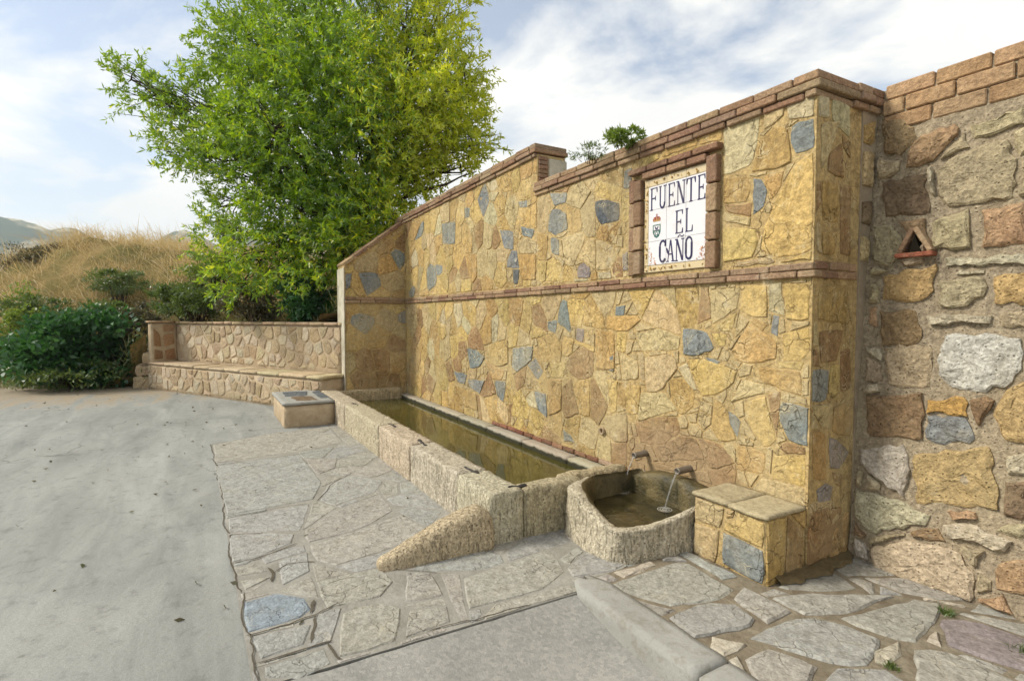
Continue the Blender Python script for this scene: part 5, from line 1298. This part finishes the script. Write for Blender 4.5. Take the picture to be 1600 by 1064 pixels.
def blades(name, P, D, L, Wd, mat, parent=None, rng=NPR, bend=0.35):
    """grass blades: three-point bent strips ending in a tip"""
    n = len(P); D = unit(D); bd = unit(np.stack([rng.normal(size=n), rng.normal(size=n), -0.6 * np.ones(n)], 1))
    side = unit(np.cross(D, unit(rng.normal(size=(n, 3)))))
    L = L[:, None]; Wd = Wd[:, None]
    m = P + D * L * .55 + bd * L * bend * .25; t = P + D * L + bd * L * bend
    V = np.stack([P - side * Wd * .5, P + side * Wd * .5, m + side * Wd * .4, m - side * Wd * .4, t], 1).reshape(-1, 3).astype(np.float32)
    me = bpy.data.meshes.new(name); b = np.arange(n, dtype=np.int32)[:, None] * 5
    idx = np.concatenate([b + np.array([[0, 1, 2, 3]]), b + np.array([[3, 2, 4]])], 1).ravel().astype(np.int32)
    tot = np.tile([4, 3], n).astype(np.int32); start = np.concatenate([[0], np.cumsum(tot)[:-1]]).astype(np.int32)
    me.vertices.add(5 * n); me.vertices.foreach_set('co', V.ravel()); me.loops.add(7 * n); me.loops.foreach_set('vertex_index', idx)
    me.polygons.add(2 * n); me.polygons.foreach_set('loop_start', start); me.polygons.foreach_set('loop_total', tot)
    me.update(calc_edges=True); me.materials.append(mat)
    return link(bpy.data.objects.new(name, me), parent)
def ball(n, rng, bias=0.45):
    d = unit(rng.normal(size=(n, 3))); return d * (rng.random((n, 1)) ** bias)
def merge_tubes(name, specs, mat, parent):
    V, F = [], []
    for pts, rad, s in specs:
        v, f = tube(None, pts, rad, None, sides=s); n0 = len(V); V += v; F += [tuple(i + n0 for i in q) for q in f]
    return mesh_obj(name, V, F, mat, parent, None, True)
def curve_pts(a, b, n, wob, rng, sag=0.0):
    a, b = Vector(a), Vector(b); out = []
    L = (b - a).length
    for i in range(n + 1):
        t = i / n; q = a.lerp(b, t); w = math.sin(math.pi * t) * wob * L
        out.append(q + Vector((rng.uniform(-1, 1) * w, rng.uniform(-1, 1) * w, rng.uniform(-1, 1) * w + math.sin(math.pi * t) * sag * L)))
    return out

# the tree behind the end of the wall
rtree = random.Random(4)
tree = thing('tree', 'big bushy bright green tree with narrow leaves behind the wall end', 'tree')
TB = at(556, 400, 12.0); TB.z = bank_z(TB.x, TB.y) - 0.1
D0 = 11.6
LOBES = [  # px, py, rx, ry, depth, density
    (500, 190, 150, 135, 11.8, 1.0), (420, 90, 110, 95, 11.6, 1.0), (560, 60, 120, 95, 11.9, 1.0), (660, 110, 90, 85, 11.7, 1.1), (690, 205, 75, 75, 11.5, 1.15), (640, 270, 60, 55, 11.3, 1.1),
    (330, 170, 85, 60, 11.6, .9), (245, 150, 60, 36, 11.5, .55), (205, 125, 38, 26, 11.4, .6), (300, 225, 70, 42, 11.3, .8), (390, 250, 95, 70, 11.3, .9), (380, 60, 55, 60, 12.0, .8),
    (560, 310, 85, 70, 11.0, 1.15), (470, 330, 90, 60, 11.0, .95), (400, 375, 85, 45, 10.9, .9), (520, 385, 70, 40, 10.7, 1.0), (440, 425, 80, 34, 10.6, .8), (380, 440, 50, 28, 10.6, .6), (500, 430, 45, 28, 10.4, .7),
    (340, 325, 48, 30, 11.4, .35), (600, 350, 35, 22, 10.6, .9), (470, -60, 150, 80, 11.9, 1.0), (650, -20, 90, 60, 11.9, .7), (728, 130, 32, 60, 11.6, .35), (740, 225, 48, 26, 11.5, .22), (720, 270, 38, 18, 11.3, .35), (690, 20, 48, 45, 11.8, .5),
    (700, 150, 55, 80, 11.4, 1.0), (585, 335, 60, 45, 10.6, 1.0), (555, 375, 60, 36, 10.5, 1.0), (640, 180, 90, 90, 10.7, .6), (505, 120, 120, 100, 10.6, .6), (430, 200, 110, 90, 10.4, .55), (590, 190, 100, 90, 10.5, .65)]
P_, D_, seeds_ = [], [], []
for (px, py, rx, ry, d, den) in LOBES:
    c = np.array(at(px, py, d)); sc_ = d / FPX
    nt = int(den * rx * ry * 0.054) + 8
    q = ball(nt, NPR, 0.5)
    keep_ = np.array([noise.noise(Vector((a * 2.3 + px, b_ * 2.3, e * 2.3 + py))) > -0.22 for a, b_, e in q])
    q = q[keep_]; nt = len(q)
    ax = np.array(RT) * rx * sc_; az = np.array((0, 0, 1)) * ry * sc_; ay = np.array((FW.x, FW.y, 0)) * (0.5 * (rx + ry) * 0.9) * sc_
    o0 = c + q[:, :1] * ax + q[:, 1:2] * ay + q[:, 2:] * az
    td = unit(unit(q[:, :1] * ax + q[:, 1:2] * ay + q[:, 2:] * az) * 0.7 + NPR.normal(size=(nt, 3)) * 0.45 + np.array((0, 0, 0.18)))
    seeds_.append((c, o0, td))
    nl = 22
    tl = NPR.uniform(.22, .52, size=(nt, 1, 1)); s = np.linspace(0.05, 1.0, nl)[None, :, None] + NPR.uniform(-.03, .03, size=(nt, nl, 1))
    droop = np.array((0, 0, -0.16))[None, None, :] * (s ** 2)
    pos = o0[:, None, :] + td[:, None, :] * tl * s + droop * tl
    ld = td[:, None, :] * 0.55 + unit(NPR.normal(size=(nt, nl, 3))) * 0.8 + np.array((0, 0, -0.10))
    P_.append(pos.reshape(-1, 3)); D_.append(ld.reshape(-1, 3))
P_ = np.concatenate(P_); D_ = np.concatenate(D_)
# sunlit side painted into the leaf colour: more yellow leaves towards the right
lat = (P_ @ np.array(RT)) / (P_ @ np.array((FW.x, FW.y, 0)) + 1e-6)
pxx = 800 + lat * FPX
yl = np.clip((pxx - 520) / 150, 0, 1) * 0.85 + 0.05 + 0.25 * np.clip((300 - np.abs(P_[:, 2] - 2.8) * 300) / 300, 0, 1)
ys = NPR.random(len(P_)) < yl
for msk, mm, nmm in ((~ys, M['leaf'], 'crown'), (ys, M['leaf_sunny'], 'crown_painted_sun')):
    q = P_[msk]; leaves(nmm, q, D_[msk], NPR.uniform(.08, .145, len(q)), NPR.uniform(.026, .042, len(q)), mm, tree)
top = at(545, 300, 11.8)
sp = [(curve_pts(TB, top, 8, .03, rtree), [0.16 - .008 * i for i in range(9)], 9)]
for (c, o0, td), lb in zip(seeds_, LOBES):
    st0 = Vector(TB).lerp(top, rtree.uniform(.45, 1.0))
    pts = curve_pts(st0, c, 6, .05, rtree, .06); sp.append((pts, [0.062 - .008 * i for i in range(7)], 6))
    for q in range(min(16, len(o0))):
        e = Vector(o0[q]) + Vector(td[q]) * 0.3; b0 = pts[rtree.randint(2, 6)]
        sp.append((curve_pts(b0, e, 4, .05, rtree, .03), [0.018, .014, .010, .007, .004], 4))
merge_tubes('trunk', sp, M['bark'], tree)
# bare dark limb reaching over the coping
tube('limb', curve_pts(at(600, 320, 11.0), at(745, 268, 11.2), 6, .02, rtree), [.05, .045, .04, .032, .024, .016, .008], M['bark'], tree, 6)
tube('limb', curve_pts(at(610, 300, 11.0), at(720, 252, 11.4), 6, .03, rtree), [.04, .036, .03, .024, .018, .012, .006], M['bark'], tree, 6)

rsh = np.random.default_rng(8)
def shrub(name, label, px, py, rx, ry, d, n, ll, lw, mat, group=None, cat='shrub', depth=0.8, clumps=26, ground=True, bias=.5):
    t = thing(name, label, cat, group=group)
    c = np.array(at(px, py, d)); sc_ = d / FPX
    ax = np.array(RT) * rx * sc_; az = np.array((0, 0, 1.0)) * ry * sc_; ay = np.array((FW.x, FW.y, 0)) * depth * rx * sc_
    cq = ball(clumps, rsh, .42); cr_ = rsh.uniform(.12, .42, clumps)
    which = rsh.integers(0, clumps, n)
    q = cq[which] * 0.92 + ball(n, rsh, bias) * cr_[which][:, None]
    P = c + q[:, :1] * ax + q[:, 1:2] * ay + q[:, 2:] * az
    gz_ = np.array([max(bank_z(a, b_) if bank_ok(a, b_) else 0.0, 0.0) for a, b_ in P[:, :2]]) if ground else np.full(n, -9.0)
    P[:, 2] = np.maximum(P[:, 2], gz_ + rsh.uniform(0.0, .12, n))
    D = unit(P - c) * .6 + rsh.normal(size=(n, 3)) * .6 + np.array((0, 0, .1))
    leaves('foliage', P, D, rsh.uniform(ll * .7, ll * 1.25, n), rsh.uniform(lw * .7, lw * 1.2, n), mat, t, rsh)
    b0 = Vector(c); b0.z = max(bank_z(b0.x, b0.y) if bank_ok(b0.x, b0.y) else 0, 0) - .05 if ground else b0.z - ry * sc_
    rl = random.Random(int(px)); specs = []
    for i in range(min(14, clumps)):
        e = c + (cq[i][:1] * ax + cq[i][1:2] * ay + cq[i][2:] * az) * .8
        if e[2] < b0.z: e[2] = b0.z + .15
        k_ = 1.0 if ground else 0.16
        bb = b0 if ground else Vector((e[0], e[1], 0)).lerp(Vector((b0.x, b0.y, 0)), .35) + Vector((0, 0, b0.z))
        specs.append((curve_pts(bb, e, 4, .05, rl), [.022 * k_, .018 * k_, .013 * k_, .009 * k_, .004 * k_], 5))
    merge_tubes('stem', specs, M['bark'], t); return t
shrub('bush', 'dark green broad leaved bush beside the left end of the bench', 122, 548, 108, 66, 12.6, 9000, .15, .085, M['leaf_dark'], cat='bush', clumps=60)
shrub('bush', 'ragged lighter green growth spreading from the foot of the dark bush', 118, 585, 115, 22, 12.2, 3200, .10, .04, M['leaf_mid'], cat='bush', clumps=70, bias=.8)
shrub('bush', 'fresh green bush with yellowish tips at the left edge', 15, 530, 75, 80, 13.6, 9000, .10, .05, M['leaf_yellow'], cat='bush', clumps=40)
shrub('bush', 'dark olive brown bush at the left end of the bank top', 35, 425, 75, 48, 16.5, 8000, .09, .03, M['leaf_olive'], cat='bush', clumps=40)
shrub('bush', 'dark blue green bush over the right end of the bench back', 478, 468, 46, 42, 10.6, 5200, .11, .035, M['leaf_dark'], cat='bush', clumps=34)
shrub('bush', 'olive green weedy shrub above the middle of the bench back', 395, 472, 55, 30, 11.2, 5000, .09, .028, M['leaf_olive'], cat='bush', clumps=34)
shrub('bush', 'low green shrub on the slope above the bench arm', 292, 468, 60, 26, 12.8, 6000, .10, .03, M['leaf_mid'], cat='bush', clumps=46)
shrub('bush', 'mid green shrub spilling down left of the bench arm', 150, 494, 75, 24, 13.3, 6500, .09, .035, M['leaf_mid'], cat='bush', clumps=40)
shrub('bush', 'small green shrub at the skyline under the tree', 352, 362, 32, 26, 14.5, 3000, .08, .03, M['leaf_mid'], cat='bush', clumps=24)
for px, py, rx, ry, d, mm, lab in ((50, 484, 60, 22, 14.0, 'leaf_mid', 'low trailing green growth on the slope above the two left bushes'), (205, 500, 40, 26, 13.0, 'leaf_olive', 'brownish trailing weeds between the dark bush and the bench arm'),
                                   (310, 470, 45, 24, 12.2, 'leaf_mid', 'trailing green weeds hanging behind the bench back near its arm'), (185, 440, 55, 20, 14.6, 'leaf_mid', 'wide low green scrub running through the dry grass above the dark bush'), (330, 420, 45, 26, 12.6, 'leaf_yellow', 'bright green sucker growth under the left side of the tree')):
    shrub('bush', lab, px, py, rx, ry, d, 4200, .085, .026, M[mm], cat='bush', clumps=40)
shrub('wall_plant', 'leafy green plant growing on top of the coping', 972, 216, 34, 16, 4.6, 1100, .042, .014, M['leaf_yellow'], cat='plant', clumps=26, ground=False)
shrub('wall_plant', 'straggly weeds growing on the coping beside the step', 922, 240, 36, 13, 4.8, 420, .040, .008, M['leaf_mid'], cat='plant', clumps=24, ground=False, bias=.8)

# dry grass and green grass on the bank
def scatter_bank(n, test, rng):
    out = []
    while len(out) < n:
        x, y = rng.uniform(-26, -9.9), rng.uniform(-14, 8)
        if not bank_ok(x, y): continue
        u, v, _d = behind(x, y)
        if rng.random() < test(u, v, x, y): out.append((x, y, bank_z(x, y) - .02))
    return np.array(out)
rgb_ = np.random.default_rng(15)
def dry_d(u, v, x, y):
    if u > 4.0: return 0
    return clamp((v - 0.8) / 0.9) * (v < 9) * (0.10 + 0.90 * clamp(0.45 + 2.4 * noise.noise(Vector((x * 1.1, y * 1.1, 2)))))
Pg = scatter_bank(30000, dry_d, rgb_); n = len(Pg)
lean = np.array((-RT.x, -RT.y, 0)) * 0.55
Dg = np.array((0, 0, 1.0)) + lean * rgb_.uniform(-.3, 1.6, (n, 1)) + rgb_.normal(size=(n, 3)) * 0.28
stuff(blades('dry_grass', Pg, Dg, rgb_.uniform(.25, .95, n) * (0.6 + 0.8 * np.array([clamp(.5 + noise.noise(Vector((a * 1.7, b_ * 1.7, 6)))) for a, b_ in Pg[:, :2]])), rgb_.uniform(.006, .014, n), M['straw'], None, rgb_, .7))['label'] = 'tall dry straw coloured grass on the bank'
Ps = scatter_bank(2200, lambda u, v, x, y: dry_d(u, v, x, y) * clamp(.3 + 2 * noise.noise(Vector((x * .7, y * .7, 5)))), rgb_); n = len(Ps)
Ds = np.array((0, 0, 1.0)) + lean * rgb_.uniform(.2, 1.9, (n, 1)) + rgb_.normal(size=(n, 3)) * 0.2
stuff(blades('dry_stalks', Ps, Ds, rgb_.uniform(.6, 1.3, n), rgb_.uniform(.010, .020, n), M['straw'], None, rgb_, .15))['label'] = 'long dry stalks standing out of the grass on the bank'
Pg = scatter_bank(16000, lambda u, v, x, y: (1 - clamp((v - 1.4) / 1.2)) * clamp(.55 + noise.noise(Vector((x, y, 9)))), rgb_); n = len(Pg)
stuff(blades('green_grass', Pg, np.array((0, 0, 1.0)) + rgb_.normal(size=(n, 3)) * 0.4, rgb_.uniform(.14, .42, n), rgb_.uniform(.007, .014, n), M['straw_green'], None, rgb_, .5))['label'] = 'green grass along the foot of the bank'
# low dark brown strip along the foot of the wall end
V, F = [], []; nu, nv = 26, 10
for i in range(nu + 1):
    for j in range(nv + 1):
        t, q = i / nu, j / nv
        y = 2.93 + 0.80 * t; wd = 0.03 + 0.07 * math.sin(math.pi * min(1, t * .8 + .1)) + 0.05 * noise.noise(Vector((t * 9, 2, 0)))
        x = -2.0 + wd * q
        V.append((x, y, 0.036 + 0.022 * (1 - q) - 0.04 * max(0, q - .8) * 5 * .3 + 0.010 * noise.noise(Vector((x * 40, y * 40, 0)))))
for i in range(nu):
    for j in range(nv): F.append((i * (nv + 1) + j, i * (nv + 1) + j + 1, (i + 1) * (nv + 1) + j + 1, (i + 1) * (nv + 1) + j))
k = NT('dark_brown'); p = k.pos(); n1 = k.noise(p, 30, 5, .7); k.bsdf(k.mix(n1, lin((62, 52, 32)), lin((132, 114, 80))), .85, k.bump(n1, 1.0, .01), .3)
mo = stuff(mesh_obj('dark_strip', V, F, k.m, None, None, True)); mo['label'] = 'dark brown strip along the foot of the wall end'
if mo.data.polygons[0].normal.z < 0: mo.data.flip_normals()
# tufts in the paving joints
for (px, py, s, lab) in ((1477, 958, .055, 'small grass tuft in the paving at the foot of the rubble wall'), (1596, 1022, .06, 'grass tuft in the paving at the right edge'), (1392, 1042, .035, 'tiny weed between the flagstones near the bottom edge')):
    d = FW + RT * ((px - 800) / FPX) + UP * ((532 - py) / FPX); q = Vector((0, 0, EYE)) + d * ((0.012 - EYE) / d.z)
    n = 70; P = np.array(q) + np.concatenate([rgb_.normal(size=(n, 2)) * s * .35, np.zeros((n, 1))], 1)
    tag(blades('grass_tuft', P, np.array((0, 0, .8)) + rgb_.normal(size=(n, 3)) * .6, rgb_.uniform(s * .6, s * 1.3, n), np.full(n, .004), M['leaf_mid'], None, rgb_, .4), lab, 'grass tuft')
# scattered grit and dry leaves on the street
n = 260; P = np.stack([rgb_.uniform(-14, -2.6, n), rgb_.uniform(-5.5, 1.6, n), np.full(n, .014)], 1)
stuff(leaves('leaf_litter', P, np.concatenate([rgb_.normal(size=(n, 2)), rgb_.normal(size=(n, 1)) * .15], 1), rgb_.uniform(.02, .06, n), rgb_.uniform(.012, .03, n), M['leaf_olive'], None, rgb_))['label'] = 'dry leaves and grit scattered on the street'

# ------------------------------------------------------------------ haze over the far hills
k = NT('haze_air'); k.t.nodes.remove(k.out); k.out = k.n('ShaderNodeOutputMaterial')
pv = k.n('ShaderNodeVolumePrincipled'); pv.inputs['Color'].default_value = (0.82, 0.91, 1.0, 1); pv.inputs['Density'].default_value = 0.00050; pv.inputs['Anisotropy'].default_value = 0.2
k.l(pv.outputs[0], k.out.inputs['Volume'])
HZ = 236.0
hz_ = stuff(mesh_obj('haze', [(x, y, z) for x in (-1620, 1620) for y in (-1620, 1620) for z in (-8, HZ)], [(0, 1, 3, 2), (4, 6, 7, 5), (0, 4, 5, 1), (2, 3, 7, 6), (0, 2, 6, 4), (1, 5, 7, 3)], k.m))
hz_['label'] = 'thin pale air haze'
